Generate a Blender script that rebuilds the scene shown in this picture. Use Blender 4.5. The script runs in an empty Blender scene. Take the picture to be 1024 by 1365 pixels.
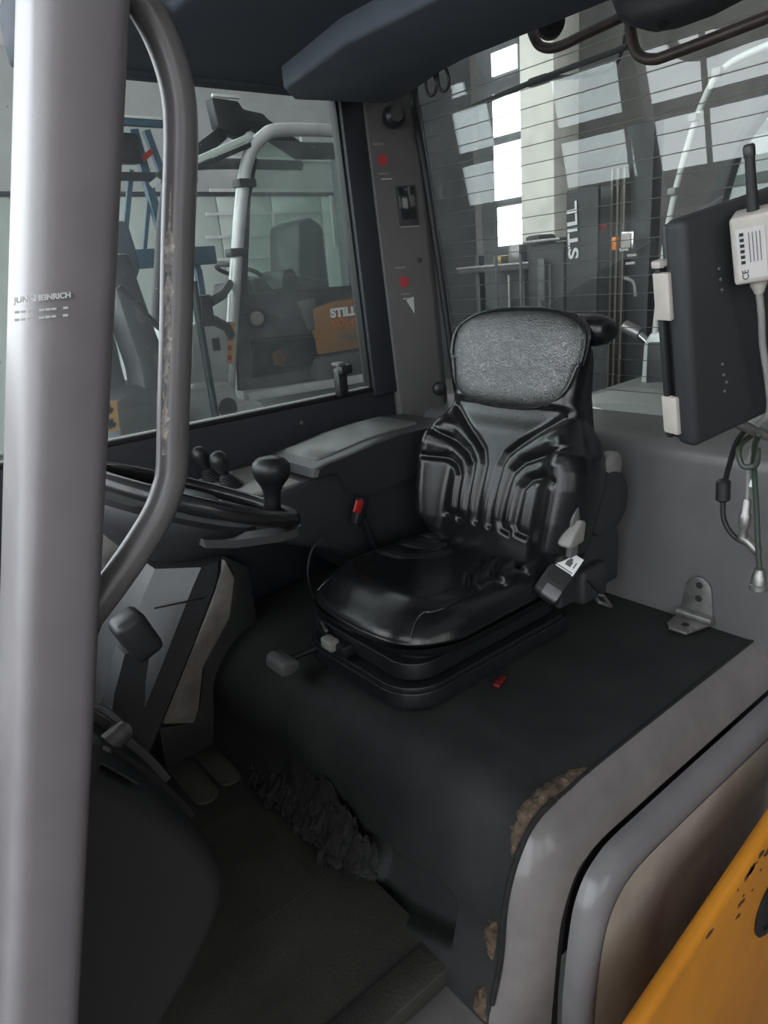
import bpy, bmesh, math, random
from mathutils import Vector, Matrix, noise
random.seed(7)
scene = bpy.context.scene
COL = scene.collection
V = Vector

# ------------------------------------------------------------------ camera
YAW, PITCH, ROLL = math.radians(37.64), math.radians(18.84), math.radians(-4.94)
fw = V((math.sin(YAW)*math.cos(PITCH), math.cos(YAW)*math.cos(PITCH), -math.sin(PITCH)))
rt = V((math.cos(YAW), -math.sin(YAW), 0))
up = rt.cross(fw)
r2 = rt*math.cos(ROLL) + up*math.sin(ROLL)
u2 = -rt*math.sin(ROLL) + up*math.cos(ROLL)
cam_d = bpy.data.cameras.new('camera')
cam_d.sensor_fit = 'VERTICAL'
cam_d.sensor_height = 36
cam_d.lens = 922/1365*36
cam_d.clip_start = 0.02
cam = bpy.data.objects.new('camera', cam_d)
COL.objects.link(cam)
m = Matrix((r2, u2, -fw)).transposed().to_4x4()
m.translation = V((0, 0, 1.25))
cam.matrix_world = m
scene.camera = cam

# ------------------------------------------------------------------ world and exposure
w = bpy.data.worlds.new('world')
scene.world = w
w.use_nodes = True
bg = w.node_tree.nodes['Background']
bg.inputs[0].default_value = (0.96, 0.97, 1.0, 1)
bg.inputs[1].default_value = 0.27
WINDOW_LIGHT = 6.0
scene.view_settings.view_transform = 'Standard'
scene.view_settings.look = 'None'
scene.view_settings.exposure = -0.08
scene.view_settings.gamma = 1.0
scene.view_settings.use_curve_mapping = False
scene.cycles.use_denoising = True
scene.cycles.max_bounces = 8
scene.cycles.transparent_max_bounces = 16
scene.cycles.caustics_reflective = False
scene.cycles.caustics_refractive = False

# ------------------------------------------------------------------ materials
MATS = {}
def mat(name, col, rough=0.5, metal=0.0, var=0.0, vscale=8.0, col2=None, bump=0.0, bscale=60.0,
        coat=0.0, emit=None, estr=0.0, spec=0.5, detail=6.0, rvar=0.0, lo=0.35, hi=0.65):
    if name in MATS:
        return MATS[name]
    mt = bpy.data.materials.new(name)
    mt.use_nodes = True
    nt = mt.node_tree
    b = nt.nodes['Principled BSDF']
    b.inputs['Base Color'].default_value = (*col, 1)
    b.inputs['Roughness'].default_value = rough
    b.inputs['Metallic'].default_value = metal
    b.inputs['Specular IOR Level'].default_value = spec
    b.inputs['Coat Weight'].default_value = coat
    tc = nt.nodes.new('ShaderNodeTexCoord')
    if var > 0 or col2 is not None or rvar > 0:
        n = nt.nodes.new('ShaderNodeTexNoise')
        n.inputs['Scale'].default_value = vscale
        n.inputs['Detail'].default_value = detail
        n.inputs['Roughness'].default_value = 0.62
        nt.links.new(tc.outputs['Object'], n.inputs['Vector'])
        rp = nt.nodes.new('ShaderNodeValToRGB')
        rp.color_ramp.elements[0].position = lo
        rp.color_ramp.elements[1].position = hi
        c2 = col2 if col2 is not None else tuple(min(1, c*(1+var)) for c in col)
        c1 = col if col2 is not None else tuple(c*(1-var) for c in col)
        rp.color_ramp.elements[0].color = (*c1, 1)
        rp.color_ramp.elements[1].color = (*c2, 1)
        nt.links.new(n.outputs['Fac'], rp.inputs['Fac'])
        nt.links.new(rp.outputs['Color'], b.inputs['Base Color'])
        if rvar > 0:
            mr = nt.nodes.new('ShaderNodeMapRange')
            mr.inputs['To Min'].default_value = max(0.02, rough-rvar)
            mr.inputs['To Max'].default_value = min(1, rough+rvar)
            nt.links.new(n.outputs['Fac'], mr.inputs['Value'])
            nt.links.new(mr.outputs['Result'], b.inputs['Roughness'])
    if bump > 0:
        n2 = nt.nodes.new('ShaderNodeTexNoise')
        n2.inputs['Scale'].default_value = bscale
        n2.inputs['Detail'].default_value = 4
        nt.links.new(tc.outputs['Object'], n2.inputs['Vector'])
        bp = nt.nodes.new('ShaderNodeBump')
        bp.inputs['Strength'].default_value = bump
        bp.inputs['Distance'].default_value = 0.004
        nt.links.new(n2.outputs['Fac'], bp.inputs['Height'])
        nt.links.new(bp.outputs['Normal'], b.inputs['Normal'])
    if emit is not None:
        b.inputs['Emission Color'].default_value = (*emit, 1)
        b.inputs['Emission Strength'].default_value = estr
    MATS[name] = mt
    return mt

def glass_mat(name, tint, haze, haze_col, speck=0.25):
    mt = bpy.data.materials.new(name)
    mt.use_nodes = True
    nt = mt.node_tree
    nt.nodes.clear()
    out = nt.nodes.new('ShaderNodeOutputMaterial')
    tr = nt.nodes.new('ShaderNodeBsdfTransparent'); tr.inputs[0].default_value = (*tint, 1)
    gl = nt.nodes.new('ShaderNodeBsdfGlossy'); gl.inputs['Roughness'].default_value = 0.0
    gl.inputs['Color'].default_value = (1, 1, 1, 1)
    df = nt.nodes.new('ShaderNodeBsdfDiffuse'); df.inputs[0].default_value = (*haze_col, 1)
    lw = nt.nodes.new('ShaderNodeLayerWeight'); lw.inputs['Blend'].default_value = 0.5
    p = nt.nodes.new('ShaderNodeMath'); p.operation = 'POWER'; p.inputs[1].default_value = 5
    ma = nt.nodes.new('ShaderNodeMath'); ma.operation = 'MULTIPLY_ADD'
    ma.inputs[1].default_value = 0.95; ma.inputs[2].default_value = 0.036
    nt.links.new(lw.outputs['Facing'], p.inputs[0]); nt.links.new(p.outputs[0], ma.inputs[0])
    mx = nt.nodes.new('ShaderNodeMixShader')
    nt.links.new(ma.outputs[0], mx.inputs[0]); nt.links.new(tr.outputs[0], mx.inputs[1]); nt.links.new(gl.outputs[0], mx.inputs[2])
    tc = nt.nodes.new('ShaderNodeTexCoord')
    n1 = nt.nodes.new('ShaderNodeTexNoise'); n1.inputs['Scale'].default_value = 5; n1.inputs['Detail'].default_value = 5
    n2 = nt.nodes.new('ShaderNodeTexNoise'); n2.inputs['Scale'].default_value = 120; n2.inputs['Detail'].default_value = 2
    nt.links.new(tc.outputs['Object'], n1.inputs['Vector']); nt.links.new(tc.outputs['Object'], n2.inputs['Vector'])
    a = nt.nodes.new('ShaderNodeMapRange'); a.inputs['From Min'].default_value = .3; a.inputs['From Max'].default_value = .75
    a.inputs['To Min'].default_value = haze*.45; a.inputs['To Max'].default_value = haze*1.5
    b = nt.nodes.new('ShaderNodeMapRange'); b.inputs['From Min'].default_value = .72; b.inputs['From Max'].default_value = .80
    b.inputs['To Min'].default_value = 0; b.inputs['To Max'].default_value = speck
    nt.links.new(n1.outputs['Fac'], a.inputs['Value']); nt.links.new(n2.outputs['Fac'], b.inputs['Value'])
    ad = nt.nodes.new('ShaderNodeMath'); ad.operation = 'ADD'; ad.use_clamp = True
    nt.links.new(a.outputs[0], ad.inputs[0]); nt.links.new(b.outputs[0], ad.inputs[1])
    m2 = nt.nodes.new('ShaderNodeMixShader')
    nt.links.new(ad.outputs[0], m2.inputs[0]); nt.links.new(mx.outputs[0], m2.inputs[1]); nt.links.new(df.outputs[0], m2.inputs[2])
    nt.links.new(m2.outputs[0], out.inputs['Surface'])
    MATS[name] = mt
    return mt

def leather(name, col, rough, scale, strength, dist):
    """vinyl with creases: voronoi cracks over fine grain"""
    mt = mat(name, col, rough, 0, coat=0.0)
    nt = mt.node_tree; b = nt.nodes['Principled BSDF']
    tc = nt.nodes.new('ShaderNodeTexCoord')
    n0 = nt.nodes.new('ShaderNodeTexNoise'); n0.inputs['Scale'].default_value = scale*.25; n0.inputs['Detail'].default_value = 3
    ad = nt.nodes.new('ShaderNodeVectorMath'); ad.operation = 'MULTIPLY_ADD'
    ad.inputs[1].default_value = (.05, .05, .05)
    nt.links.new(tc.outputs['Object'], n0.inputs['Vector'])
    nt.links.new(n0.outputs['Color'], ad.inputs[0]); nt.links.new(tc.outputs['Object'], ad.inputs[2])
    vo = nt.nodes.new('ShaderNodeTexVoronoi'); vo.feature = 'DISTANCE_TO_EDGE'; vo.inputs['Scale'].default_value = scale
    nt.links.new(ad.outputs[0], vo.inputs['Vector'])
    mr = nt.nodes.new('ShaderNodeMapRange'); mr.inputs['From Max'].default_value = .16
    nt.links.new(vo.outputs['Distance'], mr.inputs['Value'])
    n2 = nt.nodes.new('ShaderNodeTexNoise'); n2.inputs['Scale'].default_value = scale*4
    nt.links.new(tc.outputs['Object'], n2.inputs['Vector'])
    mm = nt.nodes.new('ShaderNodeMath'); mm.operation = 'MULTIPLY_ADD'; mm.inputs[1].default_value = .35
    nt.links.new(n2.outputs['Fac'], mm.inputs[0]); nt.links.new(mr.outputs[0], mm.inputs[2])
    bp = nt.nodes.new('ShaderNodeBump'); bp.inputs['Strength'].default_value = strength; bp.inputs['Distance'].default_value = dist
    nt.links.new(mm.outputs[0], bp.inputs['Height']); nt.links.new(bp.outputs['Normal'], b.inputs['Normal'])
    return mt

PLASTIC = mat('black_plastic', (.012, .0125, .014), .40, var=.15, vscale=20)
PLASTIC_M = mat('matt_black_plastic', (.020, .021, .023), .6, bump=.12, bscale=300)
PANEL = mat('dark_panel', (.022, .025, .031), .5, var=.1, bump=.05, bscale=200)
COLUMN = mat('charcoal_plastic', (.023, .024, .026), .42, bump=.08, bscale=250)
RUBBER = mat('rubber', (.012, .012, .013), .55)
SEAL = mat('brown_rubber_seal', (.035, .022, .020), .45, var=.3, vscale=30)
VINYL = leather('seat_vinyl', (.008, .0085, .009), .25, 90, .10, .0010)
VINYL_PAD = leather('headrest_vinyl', (.036, .037, .037), .30, 135, .42, .0016)
VINYL_PAD.node_tree.nodes['Principled BSDF'].inputs['Specular IOR Level'].default_value = 1.0
MATR = mat('hood_rubber_mat', (.013, .0135, .0135), .70, col2=(.024, .0245, .024), vscale=7, bump=.25, bscale=220)
TORN = mat('torn_rubber', (.008, .008, .008), .9, col2=(.020, .019, .018), vscale=40, bump=.8, bscale=90)
FOAM = mat('bare_foam', (.03, .021, .014), .95, col2=(.155, .108, .070), vscale=45, bump=1.0, bscale=120)
PAINT = mat('grey_pillar_paint', (.205, .188, .196), .36, var=.05, vscale=15, bump=.03, bscale=300)
BARP = mat('grab_bar_paint', (.145, .138, .140), .30, var=.06, vscale=18)
WORN = mat('worn_bare_steel', (.58, .53, .48), .45, metal=.2, col2=(.17, .15, .14), vscale=110)
REARP = mat('rear_panel_paint', (.115, .110, .109), .42, var=.10, vscale=5, bump=.03, bscale=300)
FAIR = mat('hood_trim_paint', (.205, .188, .183), .22, col2=(.165, .152, .149), vscale=9, bump=.02)
FRAMEP = mat('frame_paint', (.19, .183, .187), .22, var=.06, vscale=10)
BEIGE = mat('dirty_beige_panel', (.44, .395, .335), .55, col2=(.32, .28, .235), vscale=6, bump=.05)
ORANGE = mat('orange_paint', (.62, .24, .018), .35, col2=(.50, .185, .014), vscale=5, bump=.03)
CHIP = mat('chipped_paint', (.05, .025, .012), .8, col2=(.12, .05, .02), vscale=60)
LINER = mat('roof_liner', (.085, .10, .122), .8, var=.06)  # lens-flare haze put into the colour: lifted and tinted blue
CPILLAR = mat('pillar_cover_grey', (.088, .084, .080), .6, var=.05, bump=.05, bscale=300)
FLOORM = mat('floor_rubber', (.034, .033, .030), .75, col2=(.065, .062, .055), vscale=4, bump=.3, bscale=160, rvar=.1)
CHROME = mat('chrome', (.55, .56, .56), .18, metal=1)
STEEL = mat('dull_steel', (.30, .29, .28), .38, metal=.8, var=.2, vscale=30)
GREYP = mat('light_grey_plastic', (.24, .235, .22), .5)
GREYK = mat('mid_grey_plastic', (.11, .11, .108), .5)
WHITEP = mat('offwhite_plastic', (.42, .385, .345), .5, var=.08, vscale=12)
WHITE = mat('white_print', (.75, .75, .74), .5)
LABELW = mat('label_paper', (.50, .47, .46), .6)
RED = mat('red_plastic', (.42, .025, .02), .4)
REDP = mat('red_print', (.30, .02, .03), .5)
GREEN = mat('green_cable', (.034, .046, .034), .5)
SCREENM = mat('screen_glass', (.015, .022, .02), .12)
DUST = mat('dusty_trim', (.26, .245, .22), .75, col2=(.15, .14, .125), vscale=14, bump=.1)
SILVER = mat('silver_paint', (.58, .585, .57), .30, metal=.2, var=.1, vscale=6)
DKGREY = mat('dark_machine', (.055, .058, .060), .55, var=.25, vscale=6)
BLACKM = mat('machine_black', (.016, .017, .018), .5, var=.2)
ORANGE2 = mat('faded_orange_paint', (.25, .125, .045), .5, var=.15)
BLUE = mat('blue_steel', (.055, .105, .15), .5, var=.15)
CONC = mat('concrete', (.80, .78, .69), .85, var=.12, vscale=3)  # albedo raised in place of the window light falling on the column
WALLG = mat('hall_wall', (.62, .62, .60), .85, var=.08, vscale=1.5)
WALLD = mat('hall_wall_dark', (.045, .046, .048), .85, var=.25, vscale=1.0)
WALLP = mat('pale_cladding', (.74, .80, .74), .7, var=.06, vscale=2)
GROUND = mat('hall_floor', (.16, .155, .15), .7, var=.15, vscale=1.5)
AMBER = mat('amber_lens', (.8, .22, .02), .25)
PANE = mat('daylight_pane', (.8, .85, .9), .4, emit=(.90, .96, 1.0), estr=WINDOW_LIGHT)
PANEN = mat('fill_light_pane', (.8, .85, .9), .4, emit=(1.0, .97, .94), estr=2.6)  # dim fill glow for the added panes behind the camera
PANEB = mat('daylight_pane_bright', (.8, .85, .9), .4, emit=(.95, .98, 1.0), estr=5.0)
STICK = mat('warning_sticker', (.60, .33, .10), .5)
GLASS_S = glass_mat('side_glass', (.94, .97, .96), .075, (.50, .53, .55), .5)
GLASS_R = glass_mat('rear_glass', (.93, .95, .94), .025, (.55, .57, .57), .3)
GLASS_G = glass_mat('green_cab_glass', (.80, .88, .84), .10, (.50, .56, .53), .1)

# ------------------------------------------------------------------ helpers
WL = {}
def reg(o, name, parent, centre):
    COL.objects.link(o)
    if parent is not None:
        o.parent = parent
        o.location = centre - WL[parent]
    else:
        o.location = centre
    WL[o] = V(centre)
    return o

def meshobj(name, me, material, parent=None, angle=40):
    vs = [v.co.copy() for v in me.vertices]
    lo = V((min(v[i] for v in vs) for i in range(3))); hi = V((max(v[i] for v in vs) for i in range(3)))
    c = (lo+hi)/2
    if parent is None:
        c.z = lo.z
    me.transform(Matrix.Translation(-c))
    for p in me.polygons: p.use_smooth = True
    me.set_sharp_from_angle(angle=math.radians(angle))
    if isinstance(material, (list, tuple)):
        for q in material: me.materials.append(q)
    else:
        me.materials.append(material)
    o = bpy.data.objects.new(name, me)
    return reg(o, name, parent, c)

def mk(name, verts, faces, material, parent=None, angle=40, fix=True):
    me = bpy.data.meshes.new(name)
    me.from_pydata([tuple(v) for v in verts], [], faces)
    if fix:
        bm = bmesh.new(); bm.from_mesh(me)
        bmesh.ops.recalc_face_normals(bm, faces=bm.faces)
        bm.to_mesh(me); bm.free()
    return meshobj(name, me, material, parent, angle)

def bmobj(name, bm, material, parent=None, angle=40):
    bmesh.ops.recalc_face_normals(bm, faces=bm.faces)
    me = bpy.data.meshes.new(name); bm.to_mesh(me); bm.free()
    return meshobj(name, me, material, parent, angle)

def bevel_bm(bm, off, seg=2):
    if off > 0:
        bmesh.ops.bevel(bm, geom=list(bm.edges), offset=off, offset_type='OFFSET', segments=seg, profile=.5, affect='EDGES', clamp_overlap=True)

def box(name, c, s, material, parent=None, bevel=.004, rot=None, seg=2):
    bm = bmesh.new(); bmesh.ops.create_cube(bm, size=1)
    bmesh.ops.scale(bm, vec=V(s), verts=bm.verts)
    bevel_bm(bm, min(bevel, min(s)*.45), seg)
    mtx = Matrix.Translation(V(c)) @ (rot.to_4x4() if rot is not None else Matrix())
    bmesh.ops.transform(bm, matrix=mtx, verts=bm.verts)
    return bmobj(name, bm, material, parent)

def prism(name, pts, axis, a, b, material, parent=None, bevel=.003, seg=2, xf=None, angle=40):
    def P(p, t):
        return {'x': V((t, p[0], p[1])), 'y': V((p[0], t, p[1])), 'z': V((p[0], p[1], t))}[axis]
    bm = bmesh.new()
    lo = [bm.verts.new(P(p, a)) for p in pts]; hi = [bm.verts.new(P(p, b)) for p in pts]
    n = len(pts)
    bm.faces.new(lo); bm.faces.new(hi[::-1])
    for i in range(n):
        bm.faces.new((lo[i], hi[i], hi[(i+1) % n], lo[(i+1) % n]))
    bmesh.ops.recalc_face_normals(bm, faces=bm.faces)
    bevel_bm(bm, bevel, seg)
    if xf is not None:
        bmesh.ops.transform(bm, matrix=xf, verts=bm.verts)
    return bmobj(name, bm, material, parent, angle)

def catmull(pts, k=6, closed=False):
    pts = [V(p) for p in pts]
    out = []
    n = len(pts)
    rng = n if closed else n-1
    for i in range(rng):
        if closed:
            p0, p1, p2, p3 = pts[(i-1) % n], pts[i], pts[(i+1) % n], pts[(i+2) % n]
        else:
            p0, p1, p2, p3 = pts[max(i-1, 0)], pts[i], pts[i+1], pts[min(i+2, n-1)]
        for j in range(k):
            t = j/k
            out.append(.5*((2*p1)+(p2-p0)*t+(2*p0-5*p1+4*p2-p3)*t*t+(3*p1-p0-3*p2+p3)*t*t*t))
    if not closed: out.append(pts[-1])
    return out

def tube(name, pts, r, material, parent=None, n=12, k=6, closed=False, smooth=True, flat=1.0):
    path = catmull(pts, k, closed) if smooth else [V(p) for p in pts]
    L = len(path)
    verts, faces = [], []
    nrm = None
    for i, p in enumerate(path):
        if closed:
            t = path[(i+1) % L]-path[i-1]
        else:
            t = path[min(i+1, L-1)]-path[max(i-1, 0)]
        t.normalize()
        if nrm is None:
            nrm = t.orthogonal().normalized()
        nrm = (nrm - t*nrm.dot(t)).normalized()
        bi = t.cross(nrm)
        rr = r if not isinstance(r, (list, tuple)) else r[min(len(r)-1, int(i/(L-1)*(len(r)-1)+.5))]
        if isinstance(r, (list, tuple)):
            f = i/(L-1)*(len(r)-1); a = int(min(f, len(r)-2)); rr = r[a]+(r[a+1]-r[a])*(f-a)
        for j in range(n):
            an = 2*math.pi*j/n
            verts.append(p+nrm*math.cos(an)*rr+bi*math.sin(an)*rr*flat)
    for i in range(L if closed else L-1):
        for j in range(n):
            a = i*n+j; b = i*n+(j+1) % n; c = ((i+1) % L)*n+(j+1) % n; d = ((i+1) % L)*n+j
            faces.append((a, b, c, d))
    if not closed:
        faces.append(tuple(range(n))[::-1]); faces.append(tuple((L-1)*n+j for j in range(n)))
    return mk(name, verts, faces, material, parent)

def lathe(name, prof, origin, material, parent=None, axis=(0, 0, 1), n=24):
    q = V((0, 0, 1)).rotation_difference(V(axis).normalized())
    verts, faces = [], []
    for (r, z) in prof:
        for j in range(n):
            an = 2*math.pi*j/n
            verts.append(V(origin)+q @ V((max(r, 1e-5)*math.cos(an), max(r, 1e-5)*math.sin(an), z)))
    for i in range(len(prof)-1):
        for j in range(n):
            faces.append((i*n+j, i*n+(j+1) % n, (i+1)*n+(j+1) % n, (i+1)*n+j))
    faces.append(tuple(range(n))[::-1]); faces.append(tuple((len(prof)-1)*n+j for j in range(n)))
    return mk(name, verts, faces, material, parent)

def loft(name, rings, material, parent=None, cap=True, angle=40, closed_ring=True):
    n = len(rings[0]); verts = [V(p) for r in rings for p in r]; faces = []
    for i in range(len(rings)-1):
        for j in range(n if closed_ring else n-1):
            faces.append((i*n+j, i*n+(j+1) % n, (i+1)*n+(j+1) % n, (i+1)*n+j))
    if cap:
        faces.append(tuple(range(n))[::-1]); faces.append(tuple((len(rings)-1)*n+j for j in range(n)))
    return mk(name, verts, faces, material, parent, angle)

def empty(name, loc, label, cat, group=None, kind=None):
    o = bpy.data.objects.new(name, None); o.empty_display_size = .05
    reg(o, name, None, V(loc))
    return tag(o, label, cat, group, kind)

def tag(o, label, cat, group=None, kind=None):
    o['label'] = label; o['category'] = cat
    if group: o['group'] = group
    if kind: o['kind'] = kind
    return o

def struct(o, label, cat):
    return tag(o, label, cat, kind='structure')

def copy_part(src, parent, delta):
    o = src.copy(); COL.objects.link(o); o.parent = parent
    WL[o] = WL[src]+V(delta)
    o.location = WL[o] - (WL[parent] if parent is not None else V())
    return o

def text(name, s, loc, right, upv, size, material, parent=None, ext=.0004, squeeze=1.0, shear=0, spacing=1.0, bold=0.0):
    cu = bpy.data.curves.new(name, 'FONT'); cu.body = s; cu.size = size; cu.extrude = ext; cu.align_x = 'CENTER'; cu.align_y = 'CENTER'
    cu.space_character = spacing; cu.shear = shear; cu.offset = bold
    to = bpy.data.objects.new('tmp_text', cu); COL.objects.link(to)
    dg = bpy.context.evaluated_depsgraph_get()
    me = bpy.data.meshes.new_from_object(to.evaluated_get(dg))
    bpy.data.objects.remove(to)
    R = V(right).normalized(); U = V(upv).normalized(); N = R.cross(U)
    mm = Matrix((R*squeeze, U, N)).transposed().to_4x4(); mm.translation = V(loc)
    me.transform(mm)
    me.materials.clear()
    return meshobj(name, me, material, parent)

def lerp(a, b, t): return a+(b-a)*t
def sm(a, b, x):
    t = max(0., min(1., (x-a)/(b-a))); return t*t*(3-2*t)
def interp(tab, x):
    if x <= tab[0][0]: return tab[0][1]
    for (x0, y0), (x1, y1) in zip(tab, tab[1:]):
        if x <= x1:
            return y0+(y1-y0)*(x-x0)/(x1-x0)
    return tab[-1][1]
def segdist(px, py, poly):
    d = 9
    for (ax, ay), (bx, by) in zip(poly, poly[1:]):
        vx, vy = bx-ax, by-ay
        t = max(0, min(1, ((px-ax)*vx+(py-ay)*vy)/(vx*vx+vy*vy)))
        d = min(d, math.hypot(px-ax-vx*t, py-ay-vy*t))
    return d

# ================================================================== SETTING: the hall
o = box('ground', (1.5, 3, -.70), (18, 24, .1), GROUND, bevel=0); struct(o, 'grey concrete floor of the workshop hall', 'floor')
o = box('wall_side', (2, 10.55, 3.6), (18, .1, 8.6), WALLG, bevel=0); struct(o, 'grey workshop wall beyond the parked forklift', 'wall')
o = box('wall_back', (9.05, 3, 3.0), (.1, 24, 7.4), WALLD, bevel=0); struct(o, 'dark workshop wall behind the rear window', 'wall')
# front wall with glazed bays (its windows show mirrored in the rear glass)
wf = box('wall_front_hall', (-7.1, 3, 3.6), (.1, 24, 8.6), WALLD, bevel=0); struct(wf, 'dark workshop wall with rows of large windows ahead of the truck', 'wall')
ROWS = [(-.10, .57), (.80, 1.46), (1.68, 2.33), (2.55, 3.2), (3.42, 4.08), (4.3, 4.95), (5.15, 5.8), (6.0, 6.65), (6.85, 7.5)]
BAYS = [[(9.07, 10.25)], [(4.16, 5.28), (5.36, 6.48), (6.56, 7.70)], [(.2, 1.3), (1.38, 2.5), (2.58, 3.7)], [(-4.0, -2.9), (-2.82, -1.7), (-1.62, -.5)], [(-8, -6.9), (-6.82, -5.7), (-5.62, -4.5)]]
pane_me = {}
for bi, bay in enumerate(BAYS):
    y0, y1 = bay[0][0]-.05, bay[-1][1]+.05
    wroot = empty('window_%d' % (bi+3), (-7.05, (y0+y1)/2, -.2), 'tall multi-pane workshop window ahead of the truck, bay %s' % ['by the far side wall', 'straight ahead right', 'straight ahead', 'ahead on the camera side', 'farthest on the camera side'][bi], 'window', kind='structure')
    for (a, b) in bay:
        for (c, d) in ROWS:
            key = (round(b-a, 3), round(d-c, 3))
            if key not in pane_me:
                p = box('pane', (-7.04, (a+b)/2, (c+d)/2), (.02, b-a, d-c), PANE, wroot, bevel=0)
                pane_me[key] = p
            else:
                s0 = pane_me[key]
                p = s0.copy(); COL.objects.link(p); p.parent = wroot
                WL[p] = V((-7.04, (a+b)/2, (c+d)/2)); p.location = WL[p]-WL[wroot]
    for (a, b) in bay[1:]:
        box('mullion', (-7.03, a-.04, 3.7), (.05, .07, 7.6), DKGREY, wroot, bevel=0)

# glazed bays high in the side wall, ahead of the truck
for bi, (xa, xb) in enumerate(((-6.9, -3.9), (-3.2, -.2))):
    wroot = empty('window_%d' % (bi+9), ((xa+xb)/2, 10.48, 1.6), 'tall multi-pane window in the side wall ahead of the truck, %s' % ('in the hall corner' if bi == 0 else 'nearer the parked forklift'), 'window', kind='structure')
    n = 3; pw = (xb-xa)/n
    first = None
    for c in range(n):
        for (z0, z1) in ROWS[2:]:
            ctr = V((xa+(c+.5)*pw, 10.47, (z0+z1)/2))
            if first is None:
                first = box('pane', ctr, (pw-.08, .02, .65), PANE, wroot, bevel=0)
            else:
                copy_part(first, wroot, ctr-WL[first])

# unseen glowing band added high in the side wall for seat highlights
cw = empty('window_17', (4.6, 10.48, 5.8), 'added unseen light band shaped like a clerestory high in the side wall above the parked forklift', 'window', kind='structure')
first = None
for c in range(6):
    for z in (6.35, 7.3):
        ctr = V((.9+c*1.5, 10.47, z))
        if first is None:
            first = box('pane', ctr, (1.4, .02, .85), PANE, cw, bevel=0)
        else:
            copy_part(first, cw, ctr-WL[first])

# the hall wall behind the camera, its glowing panes added as unseen fill light
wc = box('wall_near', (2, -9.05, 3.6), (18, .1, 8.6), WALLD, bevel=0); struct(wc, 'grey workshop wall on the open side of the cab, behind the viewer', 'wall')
for bi, (xa, xb) in enumerate(((-6.4, -3.4), (-2.2, .8))):
    wroot = empty('window_%d' % (bi+11), ((xa+xb)/2, -8.98, 1.6), 'added tall multi-pane fill light on the wall behind the viewer, %s bay' % ('front', 'middle', 'rear')[bi], 'window', kind='structure')
    pw = (xb-xa)/3
    first = None
    for c in range(3):
        for (z0, z1) in ROWS[1:7]:
            ctr = V((xa+(c+.5)*pw, -8.97, (z0+z1)/2))
            if first is None:
                first = box('pane', ctr, (pw-.08, .02, .65), PANEN, wroot, bevel=0)
            else:
                copy_part(first, wroot, ctr-WL[first])

# rear side of the hall: concrete column, bright windows, rack
o = prism('trim_1', [(4.62, -.65), (5.06, -.65), (5.04, 6.5), (4.66, 6.5)], 'x', 6.0, 6.4, CONC, bevel=.02); struct(o, 'pale concrete column seen through the rear window', 'column')
hw = empty('window_8', (6.6, 5.6, 1.2), 'bright white hall windows beside the concrete column', 'window', kind='structure')
for (y0, y1, z0, z1) in [(5.57, 5.95, 2.62, 3.04), (5.56, 5.95, 1.96, 2.53), (5.57, 5.92, 1.46, 1.88), (5.60, 5.95, 3.22, 3.44)]:
    box('pane', (6.62, (y0+y1)/2, (z0+z1)/2), (.02, y1-y0, z1-z0), PANEB, hw, bevel=0)
box('window_frame', (6.67, 5.75, 2.6), (.06, .9, 3.1), DKGREY, hw, bevel=.01)
# pale wall stretch right of column
o = box('wall_bay', (6.9, 4.2, 2.4), (.1, 4.6, 6), mat('brown_wall', (.10, .095, .085), .85, var=.25, vscale=2), bevel=0); struct(o, 'grey wall stretch behind the concrete column', 'wall')

# ================================================================== SETTING: the cab
# floor
fl = box('floor', (.12, 1.27, -.02), (1.06, 1.08, .04), FLOORM, bevel=.006); struct(fl, 'dusty black rubber floor of the cab', 'floor')
box('mat_edge', (.16, .765, .002), (1.0, .07, .008), FLOORM, fl, bevel=.002)
def tongue(x0, x1, y0):
    r = (x1-x0)/2; cx = (x0+x1)/2
    pts = [(x0, 1.8), (x1, 1.8)]+[(cx+r*math.cos(a), y0+r+r*math.sin(a)) for a in [-math.pi*i/8 for i in range(9)]]
    prism('rubber_strip', pts, 'z', 0, .007, FLOORM, fl, bevel=.002)
tongue(.535, .60, 1.49); tongue(.455, .525, 1.47)
# fine anti-slip ribs
bm = bmesh.new()
for i in range(52):
    y = 1.40-i*.0065
    mtx = Matrix.Translation((.45, y, .0005)) @ Matrix.Diagonal((.20, .003, .0012, 1))
    bmesh.ops.create_cube(bm, size=1, matrix=mtx)
o = bmobj('anti_slip_ribs', bm, FLOORM, fl); o['kind'] = 'stuff'
o = prism('trim_2', [(-.4, -.42), (.75, -.42), (.75, -.02), (.6, -.035), (-.4, -.035)], 'y', .63, .735, FAIR, bevel=.01); struct(o, 'grey painted entry sill below the cab floor', 'sill')

# right wall below the side window
wr = prism('wall_right', [(-.4, -.05), (1.62, -.05), (1.62, .60), (1.52, .895), (1.45, .897), (-.4, .893)], 'y', 1.80, 1.86, PANEL, bevel=.006); struct(wr, 'dark panel below the side window', 'wall')
for x, z in [(.66, .82), (.675, .82), (1.10, .845)]:
    lathe('screw', [(.006, 0), (.006, .002), (.003, .003)], (x, 1.80, z), STEEL, wr, axis=(0, -1, 0), n=10)
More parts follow.
